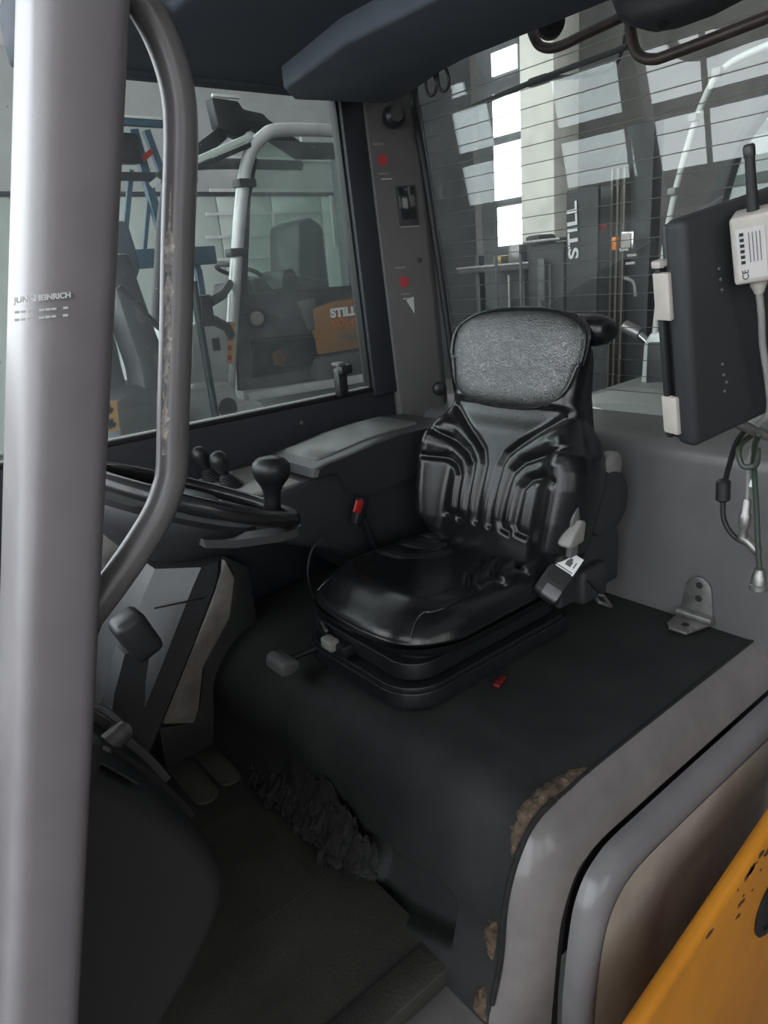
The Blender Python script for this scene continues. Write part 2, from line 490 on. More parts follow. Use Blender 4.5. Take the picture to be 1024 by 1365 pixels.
# side window
w1 = empty('window_1', (.85, 1.82, .9), 'dusty side window with a black frame over the dark panel', 'window', kind='structure')
prism('glass', [(.05, .89), (1.42, .89), (1.37, 1.78), (.22, 1.78)], 'y', 1.825, 1.829, GLASS_S, w1, bevel=0)
prism('window_frame', [(1.385, .88), (1.50, .88), (1.445, 1.79), (1.345, 1.79)], 'y', 1.785, 1.84, PANEL, w1, bevel=.004)
prism('window_seal', [(1.377, .89), (1.388, .89), (1.348, 1.78), (1.338, 1.78)], 'y', 1.80, 1.835, RUBBER, w1, bevel=.002)
box('window_rail', (.5, 1.815, .90), (1.78, .035, .016), PLASTIC, w1, bevel=.004)
box('rail_highlight', (.5, 1.812, .9095), (1.76, .012, .004), mat('rail_highlight_paint', (.62, .62, .60), .4), w1, bevel=.001)  # pale strip painting the specular line along the rail
box('window_rail', (.97, 1.82, 1.765), (.84, .04, .05), PANEL, w1, bevel=.004)
# window latch
lt = box('latch', (1.255, 1.79, .945), (.035, .03, .09), PLASTIC, w1, bevel=.006)
box('latch_catch', (1.262, 1.775, .985), (.045, .035, .03), PLASTIC, lt, bevel=.008)
box('latch_cap', (1.245, 1.778, 1.003), (.03, .04, .01), GREYK, lt, bevel=.003)

# right front pillar (mirrored in the rear glass)
o = prism('trim_3', [(.10, .5), (.18, .5), (.33, 1.8), (.25, 1.8)], 'y', 1.78, 1.86, PAINT, bevel=.01); struct(o, 'far front roof pillar beside the side window', 'pillar')

# rear right pillar cover
SH = -.055/.95
def pil(z0, z1, poly, name, material, parent, bev=.004):
    rings = []
    for z in (z0, z1):
        dx = (z-1.72)*SH
        rings.append([V((x+dx, y, z)) for x, y in poly])
    return loft(name, rings, material, parent, angle=30)
rp = pil(.72, 1.84, [(1.425, 1.86), (1.425, 1.79), (1.432, 1.778), (1.565, 1.722), (1.578, 1.722), (1.61, 1.74), (1.61, 1.86)], 'trim_4', CPILLAR, None)
struct(rp, 'grey rear corner pillar cover with red round signs', 'pillar')
PA = V((1.432, 1.778, 0)); PB = V((1.565, 1.722, 0)); PR = (PB-PA).normalized(); PN = V((-PR.y, PR.x, 0)); PN = PN if PN.y < 0 else -PN
PU = V((SH, 0, 1)).normalized()
def onpil(t, z, off=.0008):
    p = PA.lerp(PB, t); return V((p.x+(z-1.72)*SH, p.y, z))+PN*off
def decal(name, t, z, wd, ht, material, th=.0015):
    c = onpil(t, z)
    R = Matrix((PR, PU.cross(PR).normalized(), PU)).transposed()
    return box(name, c, (wd, th, ht), material, rp, bevel=.0004, rot=R)
def disc(name, t, z, r, material):
    return lathe(name, [(r, 0), (r, .0012)], onpil(t, z), material, rp, axis=PN, n=20)
GP = mat('faint_grey_print', (.16, .155, .15), .6)
for (t, z) in ((.22, 1.575), (.40, 1.225)):
    disc('red_sign', t, z, .017, REDP)
    text('sign_figure', 'i', onpil(t, z, .002), PR, PU, .022, CPILLAR, rp)
    decal('print_line', t-.05, z+.043, .034, .006, GP)
    decal('print_line', t+.0, z-.037, .030, .005, GP)
    decal('print_line', t+.05, z-.052, .034, .004, mat('pale_print', (.32, .31, .30), .5))
scr = decal('display', .66, 1.445, .062, .115, PLASTIC_M, .008)
decal('display_glass', .66, 1.452, .050, .092, SCREENM, .0095)
decal('display_edge', .66, 1.386, .060, .004, GREYP, .006)
lathe('screw', [(.008, 0), (.008, .003), (.004, .004)], onpil(.80, 1.285), BLACKM, rp, axis=PN, n=14)
mk('white_arrow', [onpil(.40, 1.168, .001), onpil(.58, 1.178, .001), onpil(.56, 1.125, .001), onpil(.40, 1.168, .002), onpil(.58, 1.178, .002), onpil(.56, 1.125, .002)], [(0, 1, 2), (3, 5, 4), (0, 3, 4, 1), (1, 4, 5, 2), (2, 5, 3, 0)], mat('grey_white_print', (.42, .41, .40), .5), rp)
lathe('pillar_knob', [(.03, 0), (.032, .01), (.03, .04), (.02, .05)], (1.50, 1.745, 1.685), PLASTIC, rp, axis=(-.4, -1, 0), n=20)
lathe('pillar_bung', [(.022, 0), (.022, .02), (.012, .026)], (1.60, 1.715, .875), PLASTIC, rp, axis=(-.5, -1, 0), n=18)

# rear panel with ledge
def rprof(dx=0): return [(1.55, -.05), (1.55, .765), (1.553, .785), (1.562, .800), (1.58, .809), (1.61, .812), (1.74, .828), (1.74, -.05)]
wb = prism('wall_rear', rprof(), 'y', .50, 1.80, REARP, bevel=0, angle=50); struct(wb, 'grey steel rear panel with a ledge behind the seat', 'wall')
# seat-hood hinge
hg = empty('hinge', (1.5, .755, .36), 'steel butt hinge between rear panel and seat hood', 'hinge')
pts = [(.715, .368), (.795, .368), (.795, .40)]+[(.755+.033*math.cos(a), .45+.035*math.sin(a)) for a in [math.pi*i/8 for i in range(9)]][::1]+[(.715, .40)]
prism('hinge_leaf', pts, 'x', 1.541, 1.549, STEEL, hg, bevel=.0015)
prism('hinge_leaf', [(1.455, .735), (1.53, .715), (1.53, .800), (1.475, .795), (1.455, .78)], 'z', .366, .374, STEEL, hg, bevel=.002)
tube('hinge_knuckle', [(1.535, .71, .38), (1.535, .80, .38)], .011, STEEL, hg, smooth=False)
for z in (.428, .464):
    lathe('hinge_hole', [(.0085, 0), (.0085, .0015), (.004, .002)], (1.541, .752, z), BLACKM, hg, axis=(-1, 0, 0), n=14)
lathe('hinge_hole', [(.009, 0), (.009, .0015), (.004, .002)], (1.49, .755, .374), BLACKM, hg, n=14)

# rear window
def rwx(z): return 1.69-.12*(z-.85)/.85
w2 = empty('window_2', (1.69, 1.1, .83), 'large rear window with heating wires and a rubber seal', 'window', kind='structure')
TH = math.atan(.12/.85)
mk('glass', [V((rwx(z)+d, y, z)) for d in (0, .004) for (y, z) in ((.50, .80), (1.725, .80), (1.715, 1.86), (.50, 1.86))], [(0, 1, 2, 3), (7, 6, 5, 4)], GLASS_R, w2, fix=False)
wire = tube('heating_wire', [(rwx(.9)-.003, .52, .9), (rwx(.9)-.003, 1.69, .9)], .0011, mat('heating_wire', (.20, .19, .17), .35, metal=.6), w2, smooth=False, n=6)
for i in range(1, 20):
    z = .9+i*.0425
    copy_part(wire, w2, (rwx(z)-rwx(.9), 0, z-.9))
tube('wire_busbar', [(rwx(z)-.003, 1.69, z) for z in (.9, 1.3, 1.71)], .0015, RUBBER, w2, smooth=False, n=6)
# rubber seal: down the pillar side and along the stepped top edge
tube('rubber_seal', [(1.50, 1.652, 1.775), (1.50, 1.640, 1.745), (1.50, 1.648, 1.70), (1.53, 1.675, 1.675), (1.565, 1.705, 1.64), (1.60, 1.715, 1.50), (1.64, 1.715, 1.2), (1.675, 1.715, .92), (1.69, 1.715, .83)], .011, RUBBER, w2, n=10)
tube('rubber_seal', [(1.50, 1.235, 1.80), (1.50, 1.22, 1.755), (1.50, 1.195, 1.722), (1.50, 1.145, 1.709), (1.50, 1.05, 1.716), (1.50, .96, 1.722)], .011, SEAL, w2, n=10)
tube('rubber_seal', [(1.50, .97, 1.76), (1.50, .962, 1.69), (1.50, .945, 1.645), (1.50, .91, 1.625), (1.50, .86, 1.624), (1.50, .68, 1.635), (1.50, .5, 1.648)], .011, SEAL, w2, n=10)
# rear wiper outside the glass
wp = empty('rear_wiper', (1.61, 1.28, 1.66), 'black wiper blade and arm outside the rear window', 'wiper')
tube('wiper_blade', [(1.598, 1.56, 1.668), (1.60, 1.3, 1.683), (1.598, 1.03, 1.690)], .007, BLACKM, wp, n=8)
tube('wiper_arm', [(1.615, 1.30, 1.690), (1.625, 1.17, 1.668), (1.63, 1.09, 1.668), (1.63, 1.06, 1.72), (1.63, 1.05, 1.8)], .006, BLACKM, wp, n=8)
box('wiper_joint', (1.61, 1.29, 1.684), (.02, .06, .02), BLACKM, wp, bevel=.004)

# wiper motor housing hung at the top of the rear window
wm = empty('wiper_motor', (1.42, .83, 1.66), 'black wiper motor housing at the top of the rear window', 'motor')
rings = []
for y, zc, rz, rx in [(y_-.022, a_, b_, c_) for y_, a_, b_, c_ in [(.71, 1.705, .025, .03), (.735, 1.698, .037, .05), (.79, 1.70, .046, .06), (.86, 1.703, .050, .065), (.90, 1.71, .052, .065), (.935, 1.725, .05, .06), (.955, 1.74, .035, .045)]]:
    rings.append([V((1.43+rx*math.copysign(abs(math.cos(a))**.6, math.cos(a)), y, zc+rz*math.copysign(abs(math.sin(a))**.6, math.sin(a)))) for a in [2*math.pi*i/24 for i in range(24)]])
loft('motor_cover', rings, PLASTIC_M, wm)
lathe('cover_screw', [(.008, 0), (.008, .004), (.004, .006)], (1.40, .83, 1.652), PLASTIC, wm, axis=(-.5, -.3, -1), n=12)
box('motor_bracket', (1.40, .86, 1.765), (.06, .12, .05), PLASTIC_M, wm)
lathe('seal_plug', [(.027, 0), (.03, .01), (.03, .035), (.02, .045)], (1.44, 1.125, 1.735), RUBBER, wm, axis=(-.7, -.7, 0), n=20)

# roof lining
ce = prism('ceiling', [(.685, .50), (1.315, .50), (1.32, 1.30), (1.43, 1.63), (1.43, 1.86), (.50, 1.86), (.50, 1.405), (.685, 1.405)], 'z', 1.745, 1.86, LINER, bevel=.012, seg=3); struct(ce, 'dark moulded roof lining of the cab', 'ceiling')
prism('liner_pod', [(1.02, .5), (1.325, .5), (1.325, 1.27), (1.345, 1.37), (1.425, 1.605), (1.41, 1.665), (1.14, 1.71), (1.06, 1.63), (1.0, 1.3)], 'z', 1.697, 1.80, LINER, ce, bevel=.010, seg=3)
o = tube('trim_8', [(.30, .61, 1.83), (.305, 1.2, 1.84), (.30, 1.84, 1.83)], .03, PAINT, n=12); struct(o, 'grey roof header tube joining both front pillars', 'roof rail')
o = tube('trim_9', [(.30, .60, 1.84), (.8, .56, 1.85), (1.35, .54, 1.84)], .03, PAINT, n=12); struct(o, 'grey roof side rail above the cab opening', 'roof rail')
rg = empty('window_20', (.5, 1.0, 1.85), 'green tinted roof window ahead of the roof lining', 'window', kind='structure')
box('glass', (.46, .95, 1.852), (.46, .92, .005), GLASS_G, rg, bevel=0)
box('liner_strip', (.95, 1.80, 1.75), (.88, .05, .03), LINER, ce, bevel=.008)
# two small loops hanging off the lining
for y in (1.456, 1.411):
    hk = tube('coat_hook', [(1.37, y, 1.722), (1.372, y-.002, 1.680), (1.375, y-.012, 1.667), (1.38, y-.024, 1.672), (1.382, y-.028, 1.692), (1.37, y-.026, 1.72)], .004, PLASTIC, n=8)
    tag(hk, 'small black loop hook under the roof lining, %s' % ('nearer the grey corner pillar' if y > 1.43 else 'nearer the wiper motor'), 'hook', 'hooks under the roof lining')

# ---- near front pillar (camera side)
def pillar_ring(z):
    cx = .2325+(z-1.465)*.262; cy = .655
    hx, hy = .037, .048
    out = []
    for i in range(32):
        a = 2*math.pi*i/32
        c, s_ = math.cos(a), math.sin(a)
        out.append(V((cx+hx*math.copysign(abs(c)**.45, c), cy+hy*math.copysign(abs(s_)**.45, s_), z)))
    return out
ap = loft('trim_5', [pillar_ring(z) for z in (-.3, .4, .9, 1.3, 1.7, 1.95)], PAINT, None); struct(ap, 'thick grey painted front pillar close to the camera', 'pillar')
pr_, pu_ = V((1, 0, 0)), V((.262, 0, 1)).normalized()
text('lettering', 'JUNGHEINRICH', (.1505, .6050, 1.255), V((1, 0, .02)), V((.2, 0, 1)), .0060, WHITE, ap, bold=.0002)
for dz in (.0105, .0175):
    for k in range(9):
        if k in (3, 7): continue
        box('fine_print', (.132+k*.0045-dz*.2, .6062, 1.2545-dz*.8), (.0036, .0008, .0018), WHITE, ap, bevel=0)
# grab bar
gb = empty('grab_bar', (.14, .64, .95), 'bent grey tubular grab bar with worn paint on the front pillar', 'grab bar')
path = [(.245, .66, 1.535), (.272, .66, 1.512), (.297, .66, 1.485), (.311, .66, 1.455), (.3165, .66, 1.42), (.312, .66, 1.38), (.294, .66, 1.30), (.277, .66, 1.22), (.259, .66, 1.14), (.247, .66, 1.085), (.237, .66, 1.062), (.222, .66, 1.04), (.195, .66, 1.012), (.165, .66, .985), (.135, .66, .960), (.115, .655, .945), (.09, .655, .93)]
tube('bar', path, .0155, BARP, gb, n=24, k=8)
# worn stripe of bare metal along the outer side of the bar
bp_ = catmull(path, 8)
verts, faces = [], []
sel = [p for p in bp_ if 1.10 < p.z < 1.345]
seld = []
for a, b in zip(sel, sel[1:]):
    for q in range(12): seld.append(a.lerp(b, q/12))
seld.append(sel[-1])
for i, p in enumerate(seld):
    wv = .30+.28*noise.noise(V((p.z*70, 1.3, 0)))+.22*noise.noise(V((p.z*260, 5, 0)))
    wv = max(.04, wv)*(min(1, (1.345-p.z)*18))
    for j in range(6):
        an = math.radians(217)+(j/5-.5)*wv*1.3
        verts.append(p+V((math.cos(an), math.sin(an), 0))*.01585)
for i in range(len(seld)-1):
    for j in range(5):
        a = i*6+j; faces.append((a, a+1, a+7, a+6))
mk('worn_patch', verts, faces, WORN, gb, fix=False)
for z, x in ((1.535, .245), (.935, .098)):
    lathe('mount_flange', [(.026, 0), (.026, .008), (.018, .012)], (x-.012, .66, z), PAINT, gb, axis=(1, 0, .5), n=20)

# ---- front dash wall (mostly hidden by the wheel and column)
wfr = prism('wall_front', [(-.22, .0), (-.1, .0), (.06, .30), (.10, .58), (.10, .66), (.02, .74), (-.22, .76)], 'y', .98, 1.80, PANEL, bevel=.01); struct(wfr, 'dark front bulkhead under the steering wheel', 'wall')

# ================================================================== seat hood with rubber mat
PL = [(.612, -.03), (.625, .02), (.650, .102), (.669, .226), (.710, .311), (.760, .348), (.845, .357), (.92, .361), (1.2, .360), (1.549, .356)]
PRR = [(.600, -.03), (.603, .024), (.615, .10), (.630, .19), (.672, .255), (.74, .310), (.845, .335), (.95, .345), (1.2, .348), (1.549, .348)]
pl = catmull([V((x, 0, z)) for x, z in PL], 14); prr = catmull([V((x, 0, z)) for x, z in PRR], 14)
def hoodpt(i, y):
    f = (y-.62)/1.17
    p = pl[i].lerp(prr[i], sm(.35, 1, f)); return V((p.x, y, p.z))
hood = empty('seat_hood', (1.08, 1.2, 0), 'rounded black rubber covered seat hood with torn front', 'engine cover')
NY = 150; NI = len(pl)
verts, faces = [], []
for i in range(NI):
    for j in range(NY+1):
        y = .62+1.17*j/NY
        p = hoodpt(i, y)
        q = hoodpt(min(i+1, NI-1), y)-hoodpt(max(i-1, 0), y)
        nrm = V((-q.z, 0, q.x)).normalized()
        # soft waviness of the mat
        d = .004*noise.noise(V((p.x*5, y*5, p.z*5)))
        # slot recess low on the front face
        if p.x < .72:
            zt = .142-.16*max(0, y-.80); zb = .050-.33*(y-.74)
            k = sm(.728, .750, y)*sm(1.02, .97, y)*sm(zb-.014, zb+.012, p.z)*sm(zt+.010, zt-.012, p.z)
            d -= .05*k
            # hollow inside the tear
            k2 = math.exp(-(((y-1.10)/.14)**2+((p.z-.05)/.07)**2))
            d -= .022*k2*(1-.6*k)
            d += .012*math.exp(-(((y-1.2)/.16)**2+((p.z-.20)/.05)**2))
        verts.append(p+nrm*d)
for i in range(NI-1):
    for j in range(NY):
        a = i*(NY+1)+j; faces.append((a, a+1, a+NY+2, a+NY+1))
mk('rubber_mat', verts, faces, MATR, hood, angle=60, fix=False)
prism('hood_body', [(x+.06, z-.05) for x, z in PL[:-1]]+[(1.53, .30), (1.53, -.06)], 'y', .64, 1.78, PLASTIC_M, hood, bevel=0)

# torn flaps and folds of the mat
def flap(name, y0, y1, zlo, zhi, xoff, seed, parent, nx=46, nz=22, amp=.02, rag=.03):
    vs, fs = [], []
    for a in range(nx+1):
        u = a/nx; y = lerp(y0, y1, u)
        r1 = rag*(noise.noise(V((u*7, seed, 0)))+.6*noise.noise(V((u*23, seed, 3))))
        r2_ = rag*(noise.noise(V((u*6, seed, 9)))+.7*noise.noise(V((u*25, seed, 5))))
        for b in range(nz+1):
            v = b/nz
            zl = lerp(zlo[0], zlo[1], u)+r1; zh = lerp(zhi[0], zhi[1], u)+r2_
            z = lerp(zl, zh, v)
            bx = interp([(q.z, q.x) for q in pl[:70]], max(z, -.02))-.004
            fold = amp*(noise.noise(V((u*5.5, v*2.2, seed)))+.5*noise.noise(V((u*13, v*6, seed+4))))
            vs.append(V((bx-xoff*(1-v)**1.5*math.sin(math.pi*min(1, max(.08, u*1.0)))-abs(fold)-.003, y, max(z, .004))))
    for a in range(nx):
        for b in range(nz):
            i = a*(nz+1)+b; fs.append((i, i+nz+1, i+nz+2, i+1))
    o = mk(name, vs, fs, TORN, parent, angle=70)
    so = o.modifiers.new('thickness', 'SOLIDIFY'); so.thickness = .004
    return o
for k in range(13):
    u = k/12
    yc = lerp(1.45, 1.0, u)+random.uniform(-.015, .015); wd = random.uniform(.06, .12)
    zc = lerp(.015, .07, u)+random.uniform(-.01, .02); hh = random.uniform(.04, .09)
    flap('torn_flap', yc+wd/2, yc-wd/2, (max(.004, zc-hh*.4), max(.004, zc-hh*.5)), (zc+hh*.7, zc+hh*.6), random.uniform(.008, .035), 2.3+k*3.1, hood, nx=18, nz=10, amp=random.uniform(.008, .022), rag=.022)
flap('torn_flap', 1.30, 1.03, (.06, .05), (.165, .15), .004, 7.7, hood, amp=.010, rag=.028)
for k in range(14):
    y = random.uniform(1.0, 1.45); z = random.uniform(.015, .12)
    p = V((.60+random.uniform(-.02, .02), y, z))
    tube('loose_thread', [p, p+V((-.015, random.uniform(-.02, .02), .01)), p+V((-.02, random.uniform(-.04, .04), random.uniform(-.02, .02)))], .0012, TORN, hood, n=5, k=4)

# foam showing where the mat edge is chewed
def foam(pts, wy, seed, y0=.622, lift=.012):
    path = catmull([V((x, 0, z)) for x, z in pts], 8)
    vs, fs = [], []
    L = len(path); K = 10
    for i, p in enumerate(path):
        t = path[min(i+1, L-1)]-path[max(i-1, 0)]; nrm = V((-t.z, 0, t.x)).normalized()
        env = math.sin(math.pi*(i+.3)/(L-.4))**.5
        for j in range(K):
            v = j/(K-1)
            r = .006*noise.noise(V((i*.45, j*.6, seed)))
            d = lift*math.sin(math.pi*v)*env+r*env-.004
            vs.append(p+nrm*d+V((0, y0-.006+(v*wy)*env+r*.8, 0)))
    for i in range(L-1):
        for j in range(K-1):
            a = i*K+j; fs.append((a, a+1, a+K+1, a+K))
    return mk('exposed_foam', vs, fs, FOAM, hood, angle=70)
foam([(.695, .285), (.715, .318), (.750, .345), (.80, .357), (.86, .360), (.905, .363)], .045, 1.0)
foam([(.655, .075), (.660, .11), (.664, .15), (.668, .175)], .045, 4.0, .630, .022)
foam([(.612, -.02), (.628, .005), (.642, .04)], .045, 8.0, .630, .022)
# dark frayed edge strip along the mat edge
edge = [V((p.x-.003, .618, p.z+.004)) for p in pl[14:78]]
tube('frayed_edge', edge[::3], .0055, TORN, hood, n=8, k=3)
tube('mat_border', [V((p.x, .619, p.z+.001)) for p in pl[78::4]], .0035, RUBBER, hood, n=6, k=2)

# grey side trim of the hood
def band(name, inner, outer, yi, yo, bulge, material, parent, steps=9, k=14, fall=.55):
    a = catmull([V((x, yi, z)) for x, z in inner], k); b = catmull([V((x, yo, z)) for x, z in outer], k)
    n = 110
    def samp(c, t):
        f = t*(len(c)-1); i = min(int(f), len(c)-2); return c[i].lerp(c[i+1], f-i)
    rings = []
    for q in range(n+1):
        t = q/n; A = samp(a, t); B = samp(b, t)
        row = []
        d = B-A
        outn = V((0, -abs(d.z)-abs(d.x), 0))
        for s_ in range(steps+1):
            v = s_/steps
            ang = v*math.pi/2
            # quarter-round from inner (flat) to outer (falling away)
            pu, pv = math.sin(ang), 1-math.cos(ang)
            y = lerp(lerp(A.y, B.y, v), lerp(A.y, B.y, pu), fall)
            w_ = lerp(v, pv, fall)
            row.append(V((lerp(A.x, B.x, w_), y-bulge*math.sin(math.pi*v), lerp(A.z, B.z, w_))))
        row.append(row[-1]+V((0, .03, 0)))
        rings.append(row)
    return loft(name, rings, material, parent, cap=False, closed_ring=False, angle=60)
inner = [(.605, -.20), (.612, -.03), (.625, .02), (.650, .102), (.669, .226), (.710, .311), (.760, .348), (.845, .357), (.92, .361), (1.2, .360), (1.70, .354)]
outer = [(.702, -.22), (.712, -.053), (.720, .02), (.734, .139), (.750, .195), (.780, .245), (.815, .265), (.862, .274), (.93, .274), (1.2, .271), (1.70, .264)]
band('side_trim', inner, outer, .620, .560, .004, FAIR, hood)
# scratches on the side trim
for p0, p1 in (((.705, .30), (.700, .22)), ((.70, .20), (.695, .15))):
    tube('scratch', [(p0[0]+.006, .590, p0[1]-.08), (p1[0]+.004, .588, p1[1]-.08)], .0012, CHIP, hood, n=5, smooth=False)

# door frame band, beige panel: body side
in2 = [(.735, -.32), (.738, -.05), (.745, .04), (.757, .13), (.772, .19), (.80, .232), (.84, .254), (.885, .262), (1.0, .262), (1.2, .260), (1.70, .252)]
out2 = [(.775, -.32), (.780, -.08), (.786, .01), (.800, .10), (.820, .155), (.850, .187), (.885, .202), (.93, .208), (1.04, .208), (1.2, .203), (1.70, .19)]
o = band('trim_6', in2, out2, .556, .515, .008, FRAMEP, None, fall=.9); struct(o, 'rounded grey frame band beside the seat hood', 'frame')
o = band('trim_7', [(x-.014, z+.010) for x, z in in2], in2, .57, .566, 0, RUBBER, None); struct(o, 'black rubber gap strip under the hood trim', 'seal')
# beige panel with pressed hollow
c2 = catmull([V((x-.006, 0, z+.008)) for x, z in out2], 10)
vs, fs = [], []
K = 26
for i, p in enumerate(c2):
    tgt = V((max(p.x, .95)+.25, 0, -.45)) if p.z > .0 else V((1.2, 0, p.z-.1))
    for j in range(K+1):
        v = j/K
        q = p.lerp(V((1.75, 0, -.45)), v)
        dep = .006*(1-math.exp(-v*30))+.014*sm(.14, .26, v)*sm(1.0, .5, v)
        vs.append(V((q.x, .512+dep-.006*sm(.0, .05, v), q.z)))
for i in range(len(c2)-1):
    for j in range(K):
        a = i*(K+1)+j; fs.append((a, a+1, a+K+2, a+K+1))
o = mk('wall_left', vs, fs, BEIGE, None, angle=60); struct(o, 'dirty beige body panel with a pressed hollow', 'panel')

# orange chassis panel in the near corner
oc = empty('chassis_panel', (1.05, .4, -.45), 'orange painted chassis panel with a black round bung', 'panel')
prism('panel', [(.52, -.5), (.56, .05), (.62, .098), (.70, .124), (.90, .172), (1.15, .230), (1.45, .29), (1.45, -.5)], 'y', .385, .415, ORANGE, oc, bevel=.012, seg=4)
lathe('bung', [(.062, -.002), (.064, .004), (.058, .008), (.046, .008), (.042, .003), (.0, .003)], (1.165, .385, .022), RUBBER, oc, axis=(0, -1, 0), n=32)
for k in range(18):
    x = random.choice([random.uniform(1.0, 1.13), random.uniform(1.02, 1.10), random.uniform(.7, 1.15)])
    z = interp([(.62, .108), (.70, .134), (.90, .182), (1.15, .240)], x)
    s_ = random.uniform(.003, .011)
    n_ = random.randint(5, 8)
    zz = z-random.choice([.018, .022, random.uniform(.02, .10)])-.01
    ring = [(x+s_*random.uniform(.5, 1.5)*math.cos(2*math.pi*i/n_), zz+s_*.7*random.uniform(.4, 1.3)*math.sin(2*math.pi*i/n_)) for i in range(n_)]
    prism('paint_chip', ring, 'y', .3842, .3855, CHIP, oc, bevel=0)

# ================================================================== driver seat
Y0 = 1.152
seat = empty('driver_seat', (1.03, Y0, .36), 'black vinyl driver seat with grooved backrest on the hood', 'seat')
SB = V((1.20, Y0, .56)); SE = V((.262, 0, .965)).normalized(); SN = V((-SE.z, 0, SE.x))
def bk(y, s, d): return SB+V((0, y, 0))+SE*s+SN*d
WT = [(-.03, .20), (0, .225), (.05, .248), (.12, .262), (.20, .270), (.24, .268), (.28, .256), (.32, .234), (.36, .206), (.41, .194), (.50, .198), (.55, .190), (.585, .165), (.60, .13)]
G = [[(.175, .358), (.12, .318), (.075, .285), (.040, .255), (.026, .22), (.023, .075)],
     [(.225, .293), (.15, .268), (.095, .243), (.068, .215), (.062, .18), (.058, .09), (.064, .075), (.085, .070)],
     [(.215, .215), (.16, .218), (.125, .205), (.106, .18), (.102, .09), (.110, .076), (.135, .072)]]
def back_depth(y, s):
    a = abs(y)
    d = .012
    d += .064*sm(.14, .235, a)*sm(-.02, .06, s)*sm(.37, .27, s)      # side bolsters
    d += .016*math.exp(-((s-.12)/.09)**2)*sm(.2, .05, a)              # lumbar swell
    d -= .012*sm(.30, .36, s)*sm(.39, .37, s)
    for g in G:
        q = segdist(a, s, g)
        d -= .011*math.exp(-(q/.0085)**2)
    # raised ribs between the grooves
    d += .0035*math.exp(-(segdist(a, s, [(.205, .325), (.13, .293), (.075, .262), (.045, .23), (.042, .10)])/.011)**2)
    d += .0035*math.exp(-(segdist(a, s, [(.22, .255), (.15, .242), (.10, .22), (.083, .19), (.08, .10)])/.011)**2)
    return d
NU, NV = 170, 190
vs, fs = [], []
def shell(front):
    for j in range(NV+1):
        t = j/NV; s = -.03+.63*t
        wd = interp(WT, s)
        for i in range(NU+1):
            u = -1+2*i/NU
            # denser samples near the rim
            uu = math.sin(u*math.pi/2)*.35+u*.65
            y = uu*wd
            e = (max(0, 1-abs(uu)**7))**.5*(max(0, 1-abs(2*t-1)**18))**.5
            if front:
                d = lerp(-.03, back_depth(y, s), e)
            else:
                d = -.03-lerp(0, lerp(.115, .05, sm(.30, .40, s)), e)*(1-.3*sm(.3, .6, s))
            vs.append(bk(y, s, d))
shell(True); shell(False)
W_ = NU+1; off = W_*(NV+1)
for j in range(NV):
    for i in range(NU):
        a = j*W_+i
        fs.append((a, a+1, a+W_+1, a+W_)); fs.append((off+a, off+a+W_, off+a+W_+1, off+a+1))
o = mk('backrest', vs, fs, VINYL, seat, angle=75)
wd_ = o.modifiers.new('weld', 'WELD'); wd_.merge_threshold = .0004
# headrest pad
vs, fs = [], []
NU2, NV2 = 60, 44
def padpt(u, v, d):
    # squircle -> rounded trapezoid
    s = .488+v*.118
    hw = lerp(.176, .208, sm(-1, .4, v))
    hw *= (1-max(0, abs(v)-.55)**2*.9)
    s += -.014*(abs(u)**2.5)*(1 if v > 0 else -.6)
    return bk(u*hw, s, d)
for side in (1, 0):
    for j in range(NV2+1):
        v = -1+2*j/NV2
        for i in range(NU2+1):
            u = -1+2*i/NU2
            e = (max(0, 1-abs(u)**6))**.5*(max(0, 1-abs(v)**6))**.5
            d = (.004+.030*e-.010*u*u-.010*max(0, v)**2) if side else (.004-.02*e)
            vs.append(padpt(u, v, d))
W2 = NU2+1; of2 = W2*(NV2+1)
for j in range(NV2):
    for i in range(NU2):
        a = j*W2+i
        fs.append((a, a+1, a+W2+1, a+W2)); fs.append((of2+a, of2+a+W2, of2+a+W2+1, of2+a+1))
o = mk('headrest_pad', vs, fs, VINYL_PAD, seat, angle=75)
o.modifiers.new('weld', 'WELD').merge_threshold = .0004
ringp = []
for q in range(80):
    a = 2*math.pi*q/80; c, s_ = math.cos(a), math.sin(a)
    mx_ = max(abs(c), abs(s_)); k_ = (abs(c)**5+abs(s_)**5)**(-1/5)
    ringp.append(padpt(c*k_, s_*k_, .007))
tube('piping', ringp, .0045, VINYL, seat, n=8, k=1, closed=True, smooth=False)
# roll behind the headrest
rings = []
for y, r in [(-.232, .004), (-.229, .020), (-.215, .032), (-.19, .038), (-.10, .040), (.10, .040), (.165, .037), (.185, .028), (.192, .006)]:
    rings.append([bk(y, .565+.95*r*math.sin(2*math.pi*i/20), -.055+1.1*r*math.cos(2*math.pi*i/20)) for i in range(20)])
loft('headrest_roll', rings, VINYL, seat)
# hard back shell
rings = []
for s, wd in [(.02, .17), (.08, .20), (.30, .205), (.42, .17), (.50, .16), (.53, .15)]:
    rings.append([bk(wd*math.copysign(abs(math.cos(a))**.5, math.cos(a)), s, -.095+.035*math.copysign(abs(math.sin(a))**.6, math.sin(a))) for a in [2*math.pi*i/28 for i in range(28)]])
loft('back_shell', rings, PLASTIC_M, seat)

